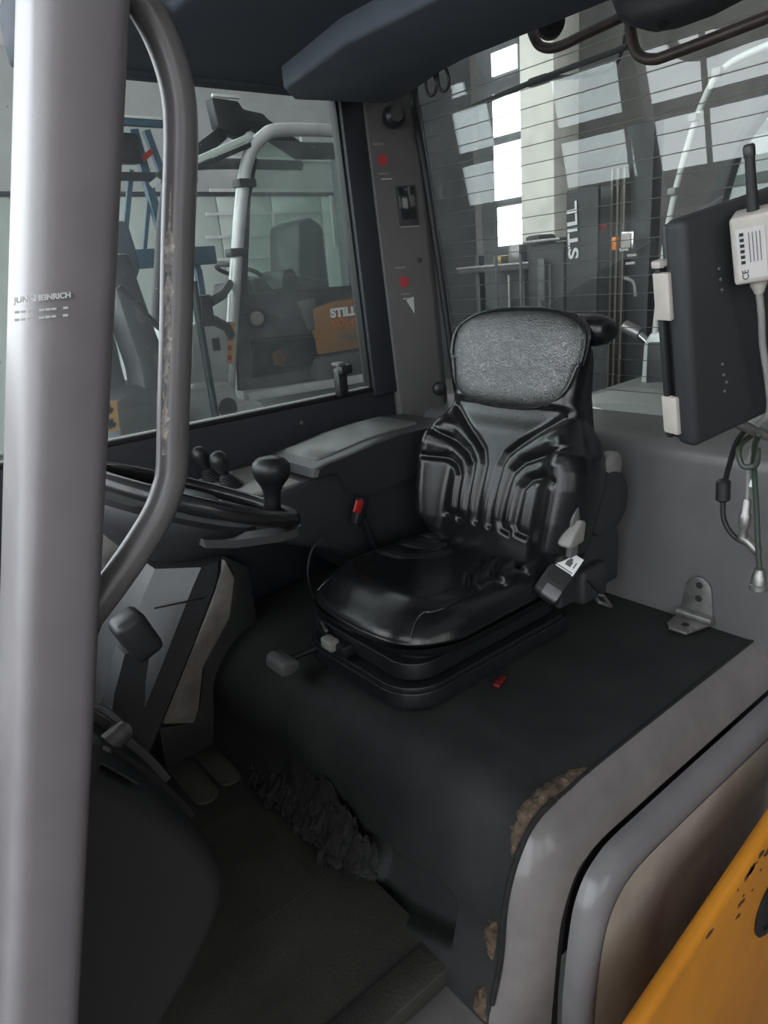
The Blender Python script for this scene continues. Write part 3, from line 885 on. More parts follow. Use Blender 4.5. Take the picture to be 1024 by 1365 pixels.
# cushion
CX0, CX1 = .785, 1.285
CG = [[(1.235, .045), (1.15, .050), (1.08, .075), (1.03, .12), (1.0, .17)],
      [(1.235, .085), (1.17, .09), (1.12, .115), (1.085, .15), (1.07, .19)],
      [(1.235, .125), (1.20, .13), (1.165, .15), (1.15, .19)]]
def cush(u, v, topside):
    rr = max(abs(u), abs(v)); nn = 5.5
    if rr > 1e-6:
        kk = rr/((abs(u)**nn+abs(v)**nn)**(1/nn)); u *= kk; v *= kk
    x = lerp(CX0, CX1, (v+1)/2)
    hw = lerp(.215, .232, sm(-1, -.5, v))
    bow = .022*(1-u*u)*(1 if v < 0 else 0)*abs(v)**3
    y = u*hw; a = abs(y)
    x -= bow
    e = (max(0, 1-rr**5))**.5
    if topside:
        z = .570+.020*sm(.12, .2, a)*sm(.82, .95, x)-.012*math.exp(-(((x-1.05)/.16)**2+(a/.12)**2))
        z += .016*math.exp(-((x-.86)/.07)**2)*sm(.24, .1, a)
        for g in CG:
            z -= .015*math.exp(-(segdist(x, a, g)/.008)**2)
        z = lerp(.512, z, e)
    else:
        z = lerp(.512, .458+.01*sm(-.6, -1, v), e)
    return V((x, Y0+.008+y, z))
vs, fs = [], []
NC = 120
for side in (True, False):
    for j in range(NC+1):
        v = -1+2*j/NC; v = math.sin(v*math.pi/2)*.35+v*.65
        for i in range(NC+1):
            u = -1+2*i/NC; u = math.sin(u*math.pi/2)*.35+u*.65
            vs.append(cush(u, v, side))
W3 = NC+1; of3 = W3*W3
for j in range(NC):
    for i in range(NC):
        a = j*W3+i
        fs.append((a, a+1, a+W3+1, a+W3)); fs.append((of3+a, of3+a+W3, of3+a+W3+1, of3+a+1))
o = mk('seat_cushion', vs, fs, VINYL, seat, angle=75)
o.modifiers.new('weld', 'WELD').merge_threshold = .0004
for s_ in (-1, 1):
    pts = [cush(s_*.80, v, True)+V((0, 0, .0005)) for v in (-.88, -.8, -.7, -.55, -.4, -.25, -.1)]
    pts = [cush(s_*.86, -.97, True)]+pts
    tube('seam', pts, .0022, VINYL, seat, n=6, k=5)

# suspension base: rounded trays
def tray(name, x0, x1, hw, z0, z1, r, material, lip=.0, bev=.006):
    Y0 = 1.182
    pts = []
    for (cx, cy, a0) in ((x1-.03, hw-.03, 0), (x0+r, hw-r, 90), (x0+r, -hw+r, 180), (x1-.03, -hw+.03, 270)):
        rr = .03 if cx > 1 else r
        for k in range(9):
            a = math.radians(a0+90*k/8); pts.append((cx+rr*math.cos(a), Y0+cy+rr*math.sin(a)))
    return prism(name, pts, 'z', z0, z1, material, seat, bevel=bev, seg=3)
tray('suspension_lower', .765, 1.31, .222, .364, .402, .10, PLASTIC)
tray('suspension_rim', .772, 1.30, .216, .398, .412, .095, PLASTIC, bev=.005)
tray('suspension_bellows', .82, 1.26, .18, .405, .43, .06, RUBBER)
tray('suspension_upper', .790, 1.27, .205, .425, .465, .07, PLASTIC, bev=.007)
tray('seat_pan', .82, 1.27, .195, .460, .485, .06, PLASTIC)
# slide latch
la = box('slide_latch', (.785, 1.225, .436), (.05, .085, .03), PLASTIC, seat, bevel=.006)
box('latch_button', (.760, 1.235, .445), (.028, .045, .028), GREYP, la, bevel=.006)
tube('latch_bar', [(.79, 1.31, .460), (.772, 1.265, .462)], .004, STEEL, la, smooth=False, n=8)
# weight lever
prism('weight_lever', [(.648, .378), (.652, .408), (.668, .416), (.70, .405), (.705, .384), (.68, .371)], 'y', 1.285, 1.365, GREYK, seat, bevel=.010, seg=3)
tube('lever_rod', [(.69, 1.33, .392), (.80, 1.32, .392)], .008, PLASTIC, seat, n=8, smooth=False)
# recliner and side hardware on the camera side
lathe('recliner_cover', [(.085, -.02), (.087, .0), (.083, .018), (.07, .026), (.03, .028), (0, .028)], (1.385, Y0-.222, .690), PLASTIC_M, seat, axis=(0, -1, 0), n=36)
prism('side_plate', [(1.22, .46), (1.46, .46), (1.46, .58), (1.42, .66), (1.34, .70), (1.26, .62)], 'y', Y0-.225, Y0-.205, PLASTIC_M, seat, bevel=.006)
rl = prism('recliner_lever', [(1.21, 0.606), (1.237, 0.606), (1.248, 0.691), (1.275, 0.741), (1.27, 0.758), (1.243, 0.741), (1.217, 0.696)], 'y', Y0-.262, Y0-.245, GREYK, seat, bevel=.005)
prism('lever_grip', [(1.185, 0.646), (1.195, 0.636), (1.243, 0.641), (1.251, 0.688), (1.233, 0.696), (1.207, 0.672)], 'y', Y0-.275, Y0-.240, GREYP, rl, bevel=.006, seg=3)
lathe('lumbar_knob', [(.032, -.01), (.036, .0), (.036, .016), (.028, .022)], (1.405, Y0-.222, .775), mat('knob_grey', (.17, .165, .155), .5), seat, axis=(0, -1, 0), n=28)
# belt retractor / buckle
RB = Matrix.Rotation(math.radians(-33), 3, 'Y') @ Matrix.Rotation(math.radians(35), 3, 'X')
BC = V((1.200, .918, .557))
def rel(v): return BC+RB @ V(v)
bkl = box('belt_buckle', BC, (.125, .062, .042), PLASTIC_M, seat, bevel=.011, rot=RB, seg=3)
box('buckle_label', rel((.036, -.004, .0215)), (.050, .046, .0012), WHITE, bkl, bevel=0, rot=RB)
for dx, dy, sx, sy in ((.034, -.004, .014, .014), (.044, -.004, .007, .008), (.036, -.018, .016, .003)):
    box('label_figure', rel((dx, dy, .0224)), (sx, sy, .0008), GREYK, bkl, bevel=0, rot=RB)
for k in range(8):
    box('grip_rib', rel((-.022+k*.0055, 0, .0215)), (.0025, .045, .002), PLASTIC, bkl, bevel=.0006, rot=RB)
box('release_button', rel((-.048, -.008, .014)), (.03, .042, .022), mat('grey_button', (.16, .16, .165), .25), bkl, bevel=.006, rot=RB)
tg = V((1.355, .905, .445))
TR = Matrix.Rotation(math.radians(50), 3, 'Y')
def tgl(x, y): return tg+TR @ V((x, 0, 0))+V((0, y, 0))
tube('belt_tongue', [tgl(-.028, -.017), tgl(-.028, .017), tgl(.024, .017), tgl(.024, -.017)], .005, STEEL, seat, n=8, k=1, closed=True, smooth=False)
box('belt_webbing', (1.310, .915, .498), (.075, .045, .004), RUBBER, seat, bevel=.001, rot=Matrix.Rotation(math.radians(45), 3, 'Y'))
box('retractor', (1.325, .925, .50), (.10, .05, .09), PLASTIC_M, seat, bevel=.012, seg=3)
# red tag under the base, far-side buckle with red button
box('red_tag', (1.0, .925, .367), (.042, .016, .008), mat('dark_red_tag', (.16, .012, .015), .5), seat, bevel=.003, rot=Matrix.Rotation(.3, 3, 'Z'))
fb = box('far_buckle', (1.02, 1.43, .66), (.028, .03, .075), PLASTIC, seat, bevel=.006, rot=Matrix.Rotation(.45, 3, 'Y'))
box('red_button', (1.0, 1.405, .683), (.024, .008, .034), RED, fb, bevel=.003, rot=Matrix.Rotation(.45, 3, 'Y'))
tube('buckle_stalk', [(1.03, 1.43, .64), (1.06, 1.43, .55), (1.10, 1.42, .47)], .010, PLASTIC, seat, n=8)
tube('wire_loop', [(.84, 1.42, .47), (.835, 1.425, .54), (.86, 1.43, .60), (.90, 1.43, .62)], .003, RUBBER, seat, n=6)

# ================================================================== steering
WC = V((.462, 1.15, .908)); WN = V((math.sin(math.radians(25)), 0, math.cos(math.radians(25)))).normalized()
WX = V((WN.z, 0, -WN.x)); WY = V((0, 1, 0))
def wpt(a, r, h=0): return WC+WX*math.cos(a)*r+WY*math.sin(a)*r+WN*h
sw = empty('steering_wheel', WC, 'black steering wheel with a pear-shaped spinner knob', 'steering wheel')
tube('rim', [wpt(2*math.pi*i/64, .182) for i in range(64)], .0145, mat('glossy_rim', (.016, .016, .017), .25), sw, n=16, k=1, closed=True, smooth=False)
lathe('hub', [(.0, -.05), (.05, -.05), (.062, -.03), (.066, -.012), (.055, -.004), (.0, -.002)], WC, PLASTIC, sw, axis=WN, n=32)
lathe('hub_cap', [(.045, -.004), (.045, .0), (.035, .004), (0, .005)], WC, COLUMN, sw, axis=WN, n=28)
for a in (math.radians(90), math.radians(210), math.radians(330)):
    tube('spoke', [wpt(a, .05, -.015), wpt(a, .11, -.012), wpt(a, .178, -.002)], [.020, .016, .012], PLASTIC, sw, n=12, flat=.5)
ka = math.radians(-8)
kb = wpt(ka, .152, .012)
lathe('spinner_knob', [(.017, -.012), (.016, .010), (.0165, .022), (.021, .034), (.032, .050), (.0365, .064), (.035, .078), (.026, .088), (.011, .092), (0, .0925)], kb, PLASTIC, sw, axis=(.12, .0, 1), n=28)
# column head under the wheel
ch = empty('steering_column', (.26, 1.13, 0), 'charcoal steering column with a wide cowl under the wheel', 'steering column')
rings = []
for h, r in [(-.028, .0), (-.028, .158), (-.036, .168), (-.05, .166), (-.075, .14), (-.10, .105), (-.118, .07), (-.12, 0)]:
    rings.append([wpt(2*math.pi*i/40, max(r, .001)*.92, h)-WX*.035 for i in range(40)])
loft('cowl', rings, PLASTIC_M, ch)
def cring(c, hx, hy, ch_):
    c = V(c); ax = V((WX.x, 0, WX.z))
    poly = [(-hx, -hy+ch_*1.6), (-hx+ch_*1.6, -hy), (hx-ch_*.4, -hy), (hx, -hy+ch_*.4), (hx, hy-ch_), (hx-ch_, hy), (-hx+ch_, hy), (-hx, hy-ch_)]
    return [c+V((a, b, 0)) for a, b in poly]
loft('column_cover', [cring((x, 1.115, z), hx, .10, .035) for x, z, hx in ((.392, .825, .050), (.380, .80, .056), (.362, .77, .058), (.310, .69, .058), (.222, .56, .058), (.115, .40, .06), (-.10, .05, .07))], COLUMN, ch, angle=25)
box('cover_seam', (.352, 1.0145, .778), (.085, .003, .003), PLASTIC, ch, bevel=.001, rot=Matrix.Rotation(.15, 3, 'Y'))
# indicator stalk
st = loft('indicator_stalk', [[V((x, 1.0+dy*wy, z+dz*.007)) for dy, dz in ((-1, -1), (1, -1), (1, 1), (-1, 1))] for x, z, wy in ((.40, .872, .012), (.45, .858, .018), (.53, .845, .022), (.565, .842, .017), (.582, .842, .006))], mat('stalk_grey', (.055, .055, .056), .45), ch, angle=60)

# parking brake lever
pb = empty('parking_brake_lever', (.215, .98, .5), 'charcoal parking brake lever with a blocky grip', 'lever')
RL = Matrix.Rotation(math.radians(20), 3, 'Y')
box('grip', (.262, .97, .775), (.048, .05, .075), COLUMN, pb, bevel=.012, rot=Matrix.Rotation(math.radians(-20), 3, 'Y'), seg=3)
loft('shaft', [[V((x+dx*w_, .98+dy*.020, z)) for dx, dy in ((-1, -1), (1, -1), (1, 1), (-1, 1))] for x, z, w_ in ((.258, .755, .020), (.235, .70, .024), (.215, .63, .027), (.19, .54, .03))], COLUMN, pb, angle=30)

# brake console tub near the pillar
tb = empty('front_console', (.12, .85, .1), 'black moulded front console with an open slot and steel latch bar', 'console')
prof = [(-.12, .86), (.06, .80), (.135, .760), (.20, .672), (.245, .590), (.272, .520), (.278, .470), (.262, .425), (.215, .365), (.15, .300), (.08, .235), (.0, .17), (-.12, .10)]
pc = catmull([V((x-.028, 0, z+.012)) for x, z in prof], 5)
rings = []
for y, ins in [(.735, .030), (.742, .012), (.757, .003), (.775, 0), (.93, 0), (.945, .004), (.955, .014)]:
    cen = V((.02, 0, .48)); row = []
    for p in pc:
        d = (p-cen); L = d.length; q = cen+d*(1-ins/L)
        row.append(V((q.x, y, q.z)))
    rings.append(row)
loft('tub', rings, COLUMN, tb, angle=60)
# slot along the top: its shade is a black strip laid on, beside a lip
def tubn(t):
    f = t*(len(pc)-1); i = min(int(f), len(pc)-2); return pc[i].lerp(pc[i+1], f-i)
sl = [tubn(t) for t in (.17, .21, .25, .29, .33, .37, .40)]
def strip(name, ya, yb, h0, h1, material, path=sl):
    rr = []
    for i, p in enumerate(path):
        t = path[min(i+1, len(path)-1)]-path[max(i-1, 0)]; n_ = V((-t.z, 0, t.x)).normalized()
        if n_.z < 0: n_ = -n_
        rr.append([V((p.x, ya, p.z))+n_*h0, V((p.x, yb, p.z))+n_*h0, V((p.x, yb, p.z))+n_*h1, V((p.x, ya, p.z))+n_*h1])
    return loft(name, rr, material, tb, angle=40)
strip('slot', .835, .918, .0005, .0025, BLACKM)
strip('slot_lip', .919, .934, .0, .014, mat('lip_grey', (.10, .10, .10), .4))
strip('slot_lip', .820, .834, .0, .008, COLUMN)
strip('recess_shade', .745, .80, .0005, .003, BLACKM, [tubn(t) for t in (.05, .10, .15, .20, .24)])  # black strip painted as the shade of the left recess
tube('latch_bar', [(.095, .775, .720), (.14, .82, .708), (.190, .868, .694)], .0150, STEEL, tb, n=14)
tube('latch_strap', [(.10, .87, .750), (.135, .88, .752), (.17, .885, .735), (.19, .88, .705), (.195, .875, .68)], .005, STEEL, tb, n=8)
box('recess_shade_block', (.098, .752, .735), (.055, .035, .105), BLACKM, tb, bevel=.01, rot=Matrix.Rotation(.35, 3, 'Y'))  # solid black block drawn for the shade inside the recess
tube('latch_pin', [(.085, .86, .80), (.115, .88, .765)], .010, STEEL, tb, n=10, smooth=False)
# pale dusty kick trim and rounded dusty panel on the far side
kt = empty('kick_trim', (.56, 1.68, .0), 'dusty grey curved kick trim between column and seat hood', 'trim panel')
prism('trim', [(.715, .56), (.735, .50), (.70, .39), (.60, .28), (.565, .16), (.545, .125), (.462, .165), (.475, .21), (.55, .32), (.64, .43), (.69, .53)], 'y', 1.64, 1.68, DUST, kt, bevel=.008, seg=3)
prism('trim_lip', [(.735, .55), (.752, .49), (.715, .375), (.62, .27), (.585, .15), (.56, .10), (.46, .135), (.455, .0), (.80, .0), (.80, .5)], 'y', 1.682, 1.78, PLASTIC_M, kt, bevel=.006)
rings = []
for y, s_ in ((1.70, .55), (1.715, .8), (1.74, .95), (1.78, 1.0)):
    rings.append([V((.485+.14*s_*math.copysign(abs(math.cos(a))**.75, math.cos(a)), y, .60+.10*s_*math.copysign(abs(math.sin(a))**.75, math.sin(a)))) for a in [2*math.pi*i/32 for i in range(32)]])
o = loft('dusty_cover', rings, DUST, None); tag(o, 'dusty rounded cover on the far wall behind the grab bar', 'cover')

# ================================================================== side console with levers and armrest
sc_ = empty('side_console', (1.05, 1.6, .4), 'dark side console along the far wall with an armrest lid', 'console')
prism('console_body', [(.585, .69), (.60, .735), (.66, .752), (.86, .765), (.93, .775), (1.50, .79), (1.50, .40), (1.10, .40), (.95, .56), (.72, .655)], 'y', 1.46, 1.795, PLASTIC_M, sc_, bevel=.012, seg=3)
prism('lever_plate', [(.64, 1.50), (.88, 1.48), (.93, 1.50), (.93, 1.75), (.64, 1.75)], 'z', .755, .768, GREYP, sc_, bevel=.004)
# armrest lid
def lidring(y, ins, dz=0):
    return [V((x+.045, y+.012, z+dz-.010)) for x, z in [(.850+ins, .790), (.858+ins, .812-ins*.3), (.90, .820-ins*.3), (.96, .826-ins*.3), (1.05, .838-ins*.3), (1.15, .846-ins*.3), (1.26, .846-ins*.3), (1.36, .838-ins*.3), (1.40-ins, .825), (1.40-ins, .75), (1.2, .72), (1.06, .705), (1.0, .702), (.955, .725), (.925, .785), (.90, .79)]]
loft('armrest_lid', [lidring(1.425, .012), lidring(1.432, .003), lidring(1.445, 0), lidring(1.66, 0), lidring(1.672, .003), lidring(1.68, .012)], COLUMN, sc_, angle=35)
loft('armrest_pad', [[V((x+.045, y+.012, z-.010)) for x, z in ((.895+i, .818), (.90+i, .826), (.97, .833-i*.2), (1.06, .845-i*.2), (1.16, .853-i*.2), (1.25-i, .853), (1.26-i, .842))] for y, i in ((1.475, .01), (1.483, 0), (1.635, 0), (1.645, .01))], mat('armrest_grey', (.135, .138, .13), .42, bump=.08, bscale=200), sc_, angle=60)
# levers with bellows boots
def lever(x, y, z, r, label, lean, k_=.82):
    e_ = empty('hydraulic_lever', (x, y, z), label, 'lever', 'hydraulic levers on the side console')
    prof = []
    for k in range(7):
        rr = .032-.0028*k
        prof += [(rr, .007*k), (rr+.003, .007*k+.003), (rr-.001, .007*k+.006)]
    prof += [(.008, .05)]
    lathe('rubber_boot', [(a_, b_*k_) for a_, b_ in prof], (x, y, z), RUBBER, e_, axis=lean, n=24)
    L = V(lean).normalized()
    lathe('knob', [(.006, .035), (.008, .06), (r*.62, .072), (r*.92, .086), (r, .098), (r*.95, .110), (r*.7, .121), (r*.3, .126), (0, .127)], V((x, y, z))-L*.02, PLASTIC, e_, axis=lean, n=24)
lever(.745, 1.60, .765, .024, 'black ball lever standing taller in front of the armrest, nearer the wheel knob', (-.30, -.05, 1))
lever(.745, 1.70, .765, .021, 'small black ball lever set farther back toward the side window', (-.35, 0, 1))

# ================================================================== display housing, transmitter, cables
MP = V((1.083, .599, 1.290)); MX = V((.944, -.265, .195)).normalized(); MZ = V((-.199, .010, .980)); MZ = (MZ-MX*MZ.dot(MX)).normalized(); MY = MZ.cross(MX)
MR = Matrix((MX, MY, MZ)).transposed()
def mon(x, y, z): return MP+MR @ V((x, y, z))
MSH = 0
mo = empty('display_housing', mon(.15, .02, -.38), 'big black slab-shaped display housing tilted at the rear opening', 'display')
box('housing', mon(.17, .018, -.190), (.34, .044, .385), PLASTIC_M, mo, bevel=.014, rot=MR, seg=4)
box('front_bezel', mon(.17, .044, -.190), (.325, .012, .37), PLASTIC, mo, bevel=.004, rot=MR)
for z in (-.115, -.325):
    box('white_clip', mon(-.002, .042, z), (.012, .034, .078 if z > -.2 else .070), WHITEP, mo, bevel=.003, rot=MR)
box('clip_rod', mon(.000, .050, -.22), (.012, .012, .30), RUBBER, mo, bevel=.003, rot=MR)
box('white_clip', mon(-.002, .046, -.062), (.02, .02, .012), WHITEP, mo, bevel=.003, rot=MR)
for (x, z) in [(.072, -.09), (.074, -.108), (.076, -.125), (.072, -.25), (.074, -.27), (.080, -.285), (.075, -.30)]:
    lathe('scuff_rivet', [(.0032, 0), (.0025, .0012), (0, .0014)], mon(x, -.004, z), GREYK, mo, axis=-MY, n=8)
# transmitter box
tx = empty('transmitter', mon(.155, -.02, -.13), 'off-white radio transmitter box with stub antenna on the display', 'transmitter')
lr = MR @ Matrix.Rotation(math.radians(-5), 3, 'Y') @ Matrix.Rotation(math.radians(32), 3, 'Z')
BX = mon(.104, -.045, -.062)
def bxp(x, y, z): return BX+lr @ V((x, y, z))
box('case', BX, (.056, .060, .104), WHITEP, tx, bevel=.006, rot=lr, seg=3)
lx, ly, lz = lr @ V((1, 0, 0)), lr @ V((0, 1, 0)), lr @ V((0, 0, 1))
# label on the face turned forward (local -x)
box('label', bxp(-.0282, .002, -.004), (.0012, .040, .078), LABELW, tx, bevel=0, rot=lr)
text('ce_mark', 'CE', bxp(-.0292, .012, -.036), lz, ly, .013, BLACKM, tx)
for k in range(6):
    box('label_print', bxp(-.0292, .014, .026-k*.0085), (.0006, .006, .005), BLACKM, tx, bevel=0, rot=lr)
for k in range(4):
    box('label_print', bxp(-.0292, .004-k*.005, .005), (.0006, .0012, .045), GREYK, tx, bevel=0, rot=lr)
for z in (-.046, .046):
    lathe('case_screw', [(.004, 0), (.004, .001)], bxp(-.022, -.0302, z), BLACKM, tx, axis=-ly, n=10)
tube('antenna', [bxp(.0, .0, .05), bxp(.002, .0, .09), bxp(.006, .0, .142)], [.009, .0075, .007], RUBBER, tx, n=12)
lathe('antenna_tip', [(.0085, 0), (.0085, .014), (.006, .017)], bxp(.005, 0, .128), PLASTIC, tx, axis=lz, n=14)
lathe('cable_gland', [(.0125, 0), (.0125, .012), (.009, .02), (.007, .026)], bxp(0, 0, -.051), WHITEP, tx, axis=-lz, n=16)
tube('cable', [bxp(0, 0, -.07), bxp(.004, 0, -.12), mon(.128, -.036, -.23), mon(.142, -.034, -.30), mon(.150, -.03, -.36), mon(.158, .0, -.395)], .0055, GREYP, tx, n=10)
# dangling leads behind the display
def cab(*p): return [V(q) for q in p]
c1 = empty('power_lead', (1.40, .62, .64), 'black lead with ferrite bead hanging below the display', 'cable')
tube('lead', cab((1.30, .565, .93), (1.36, .610, .885), (1.40, .640, .82), (1.42, .655, .765), (1.42, .652, .70), (1.42, .63, .665), (1.42, .60, .652)), .0055, RUBBER, c1, n=10)
lathe('ferrite_bead', [(.010, 0), (.0145, .004), (.0145, .044), (.010, .048)], (1.42, .656, .735), RUBBER, c1, axis=(0, .05, 1), n=16)
lathe('plug', [(.011, 0), (.013, .008), (.010, .02), (.0115, .045), (.009, .05)], (1.42, .612, .667), STEEL, c1, axis=(0, -1, -.7), n=14)
c2_ = empty('green_lead', (1.40, .56, .55), 'green lead with a steel plug hanging lowest below the display', 'cable')
tube('lead', cab((1.30, .545, .92), (1.36, .578, .87), (1.39, .585, .82), (1.40, .578, .74), (1.40, .568, .66), (1.40, .560, .61)), .0055, GREEN, c2_, n=10)
lathe('plug', [(.010, 0), (.011, .01), (.014, .014), (.015, .034), (.018, .036), (.018, .046), (.012, .05)], (1.40, .560, .612), STEEL, c2_, axis=(0, -.02, -1), n=16)
tube('lead_coil', cab((1.36, .585, .90), (1.37, .61, .87), (1.37, .60, .835), (1.37, .575, .84), (1.365, .572, .875)), .006, GREEN, c2_, n=8)
c3 = empty('sensor_lead', (1.41, .6, .66), 'pale lead with a steel connector between the black and green leads', 'cable')
tube('lead', cab((1.34, .57, .89), (1.38, .592, .84), (1.40, .598, .78), (1.40, .598, .74)), .004, GREYP, c3, n=8)
lathe('connector', [(.006, 0), (.009, .006), (.009, .03), (.012, .034), (.012, .06), (.008, .068), (.010, .085)], (1.40, .598, .758), STEEL, c3, axis=(0, .02, -1), n=14)
lathe('connector_tip', [(.006, 0), (.006, .014), (.004, .016)], (1.40, .590, .80), WHITE, c3, axis=(0, .1, -1), n=10)
mb = tube('display_bracket', [(1.25, .585, .96), (1.30, .57, .93), (1.38, .535, .89), (1.48, .53, .845), (1.57, .54, .79)], .010, STEEL, n=10); tag(mb, 'steel bracket tube holding the display from below', 'bracket')

# ================================================================== the forklift parked alongside
def wheel(parent, c, r, wd, axis=(0, 1, 0)):
    t = lathe('tyre', [(r*.55, -wd/2), (r*.93, -wd/2), (r, -wd*.36), (r, wd*.36), (r*.93, wd/2), (r*.55, wd/2)], c, RUBBER, parent, axis=axis, n=32)
    lathe('wheel_rim', [(r*.55, -wd*.52), (r*.5, -wd*.52), (r*.42, -wd*.3), (0, -wd*.3)], c, DKGREY, parent, axis=axis, n=24)
FY = 3.8
pf = empty('parked_forklift', (2.5, 4.4, -.65), 'silver and orange forklift parked alongside, seen through the side window', 'forklift')
tube('roof_pillar', [(1.84, FY, .64), (1.86, FY, .72), (1.93, FY, 1.02), (2.04, FY, 1.47), (2.125, FY, 1.78), (2.20, FY, 1.955), (2.30, FY, 2.045), (2.42, FY, 2.085), (2.82, FY, 2.10), (3.3, FY, 2.10)], .036, SILVER, pf, n=16)
tube('roof_pillar', [(1.90, FY+1.15, .64), (1.93, FY+1.15, 1.02), (2.04, FY+1.15, 1.47), (2.125, FY+1.15, 1.78), (2.22, FY+1.15, 1.97), (2.42, FY+1.15, 2.085), (3.3, FY+1.15, 2.10)], .036, DKGREY, pf, n=12)
for x, z in ((2.025, 1.44), (2.135, 1.80)):
    box('pillar_clamp', (x, FY-.01, z), (.11, .09, .045), BLACKM, pf, bevel=.01)
prism('visor', [(1.80, 1.868), (1.80, 1.905), (2.20, 2.055), (2.235, 2.035)], 'y', FY-.02, FY+.14, mat('visor_green', (.62, .70, .63), .35), pf, bevel=.005)
prism('visor_seal', [(1.80, 1.84), (1.80, 1.867), (2.20, 2.010), (2.20, 1.985)], 'y', FY-.03, FY+.14, BLACKM, pf, bevel=.003)
prism('door_frame', [(1.97, .62), (1.905, .70), (2.015, 1.23), (2.09, 1.23)] [0:0] or [(1.93, .66), (2.00, 1.215), (3.3, 1.20), (3.3, .60)], 'y', FY+.02, FY+.06, DKGREY, pf, bevel=.01)
prism('door_post', [(2.00, 1.20), (2.07, 1.20), (2.18, 1.72), (2.26, 1.93), (2.24, 1.97), (2.17, 1.92), (2.10, 1.72)], 'y', FY+.02, FY+.05, BLACKM, pf, bevel=.005)
prism('door_window', [(2.02, .74), (2.03, .935), (2.06, .955), (2.62, .93), (2.64, .90), (2.58, .72), (2.05, .725)], 'y', FY+.005, FY+.025, BLACKM, pf, bevel=.012)
prism('door_window_glass', [(2.045, .76), (2.05, .93), (2.60, .905), (2.56, .74)], 'y', FY-.002, FY+.01, SCREENM, pf, bevel=.005)
lathe('orange_window_patch', [(.06, 0), (.05, .004)], (2.22, FY-.004, .82), mat('dim_orange', (.10, .045, .018), .5), pf, axis=(0, -1, 0), n=5)  # dull orange facet lying on the door window
prism('door_glass', [(2.02, 1.21), (2.13, 1.72), (2.24, 1.99), (2.30, 2.03), (3.3, 2.06), (3.3, 1.20)], 'y', FY+.03, FY+.036, GLASS_G, pf, bevel=0)
lathe('door_lamp', [(.058, 0), (.060, .02), (.048, .035), (.045, .03), (0, .028)], (2.10, FY+.01, 1.07), BLACKM, pf, axis=(-.3, -1, 0), n=24)
lathe('lamp_lens', [(.042, 0), (.038, .010), (0, .014)], (2.095, FY-.018, 1.07), mat('lamp_lens', (.24, .21, .19), .25), pf, axis=(-.3, -1, 0), n=24)
prism('door_handle', [(2.46, .96), (2.40, 1.10), (2.40, 1.14), (2.52, 1.15), (2.53, 1.10), (2.49, .96)], 'y', FY-.02, FY+.02, GREYK, pf, bevel=.01)
prism('counterweight', [(2.50, .80), (2.485, 1.09), (2.70, 1.12), (3.2, 1.12), (3.25, .8)], 'y', FY-.03, FY+1.1, ORANGE2, pf, bevel=.02)
box('counterweight_base', (2.85, FY+.5, .25), (.8, 1.1, 1.1), DKGREY, pf, bevel=.06)
text('lettering', 'STILL', (2.715, FY-.036, 1.045), (1, 0, 0), (0, 0, 1), .074, WHITE, pf, squeeze=1.22, bold=.004)
text('model_lettering', 'RX70-45', (2.715, FY-.036, .978), (1, 0, 0), (0, 0, 1), .066, mat('orange_letters', (.55, .16, .05), .5), pf, squeeze=.88, bold=.0015)
for k in range(2):
    box('small_plate', (2.72+.05*k, FY-.034, .90-.02*k), (.13, .004, .012), GREYK, pf, bevel=0)
prism('dash_silhouette', [(2.08, 1.20), (2.10, 1.28), (2.30, 1.30), (2.36, 1.22), (2.42, 1.22), (2.45, 1.33), (2.52, 1.34), (2.60, 1.20)], 'y', FY+.20, FY+.5, BLACKM, pf, bevel=.01)
prism('cab_seat', [(2.60, 1.10), (2.55, 1.22), (2.66, 1.28), (2.70, 1.62), (2.80, 1.66), (2.90, 1.60), (2.90, 1.10)], 'y', FY+.35, FY+.75, BLACKM, pf, bevel=.03)
tube('cab_steering_wheel', [V((2.32+.13*math.cos(a), FY+.55+.17*math.sin(a), 1.35-.05*math.cos(a))) for a in [2*math.pi*i/24 for i in range(24)]], .014, BLACKM, pf, n=8, k=1, closed=True, smooth=False)
prism('front_cowl', [(1.60, .55), (1.655, 1.06), (1.70, 1.09), (1.91, 1.07), (1.88, .80), (1.84, .55)], 'y', FY-.03, FY+1.15, SILVER, pf, bevel=.02)
box('cowl_recess', (1.80, FY-.035, .955), (.045, .01, .07), BLACKM, pf, bevel=.004)
prism('fender', [(1.50, .30), (1.52, .74), (1.60, .76), (1.80, .755), (1.84, .70), (1.85, .62), (2.0, .60), (2.05, .30)], 'y', FY-.12, FY+.2, SILVER, pf, bevel=.025)
lathe('fender_hole', [(.06, 0), (.055, .004), (0, .004)], (1.77, FY-.121, .60), BLACKM, pf, axis=(0, -1, 0), n=20)
prism('sill_bar', [(1.95, .60), (1.95, .655), (3.2, .63), (3.2, .57)], 'y', FY-.06, FY+.0, SILVER, pf, bevel=.01)
box('warning_label', (1.895, FY-.034, .95), (.045, .003, .24), STICK, pf, bevel=0, rot=Matrix.Rotation(math.radians(10), 3, 'Y'))
for k in range(4):
    box('label_figure', (1.890+.010*k-.02, FY-.037, .87+.055*k), (.024, .003, .028), RED, pf, bevel=0, rot=Matrix.Rotation(math.radians(10), 3, 'Y'))
tube('mirror_arm', [(1.93, FY-.05, 1.275), (1.80, FY-.2, 1.22), (1.70, FY-.25, 1.19)], .026, BLACKM, pf, n=8, smooth=False)
tube('mirror_arm', [(1.89, FY-.05, 1.00), (1.80, FY-.2, 1.05), (1.70, FY-.25, 1.10)], .026, BLACKM, pf, n=8, smooth=False)
box('mirror_head', (1.665, FY-.26, 1.15), (.06, .06, .16), BLACKM, pf, bevel=.01)
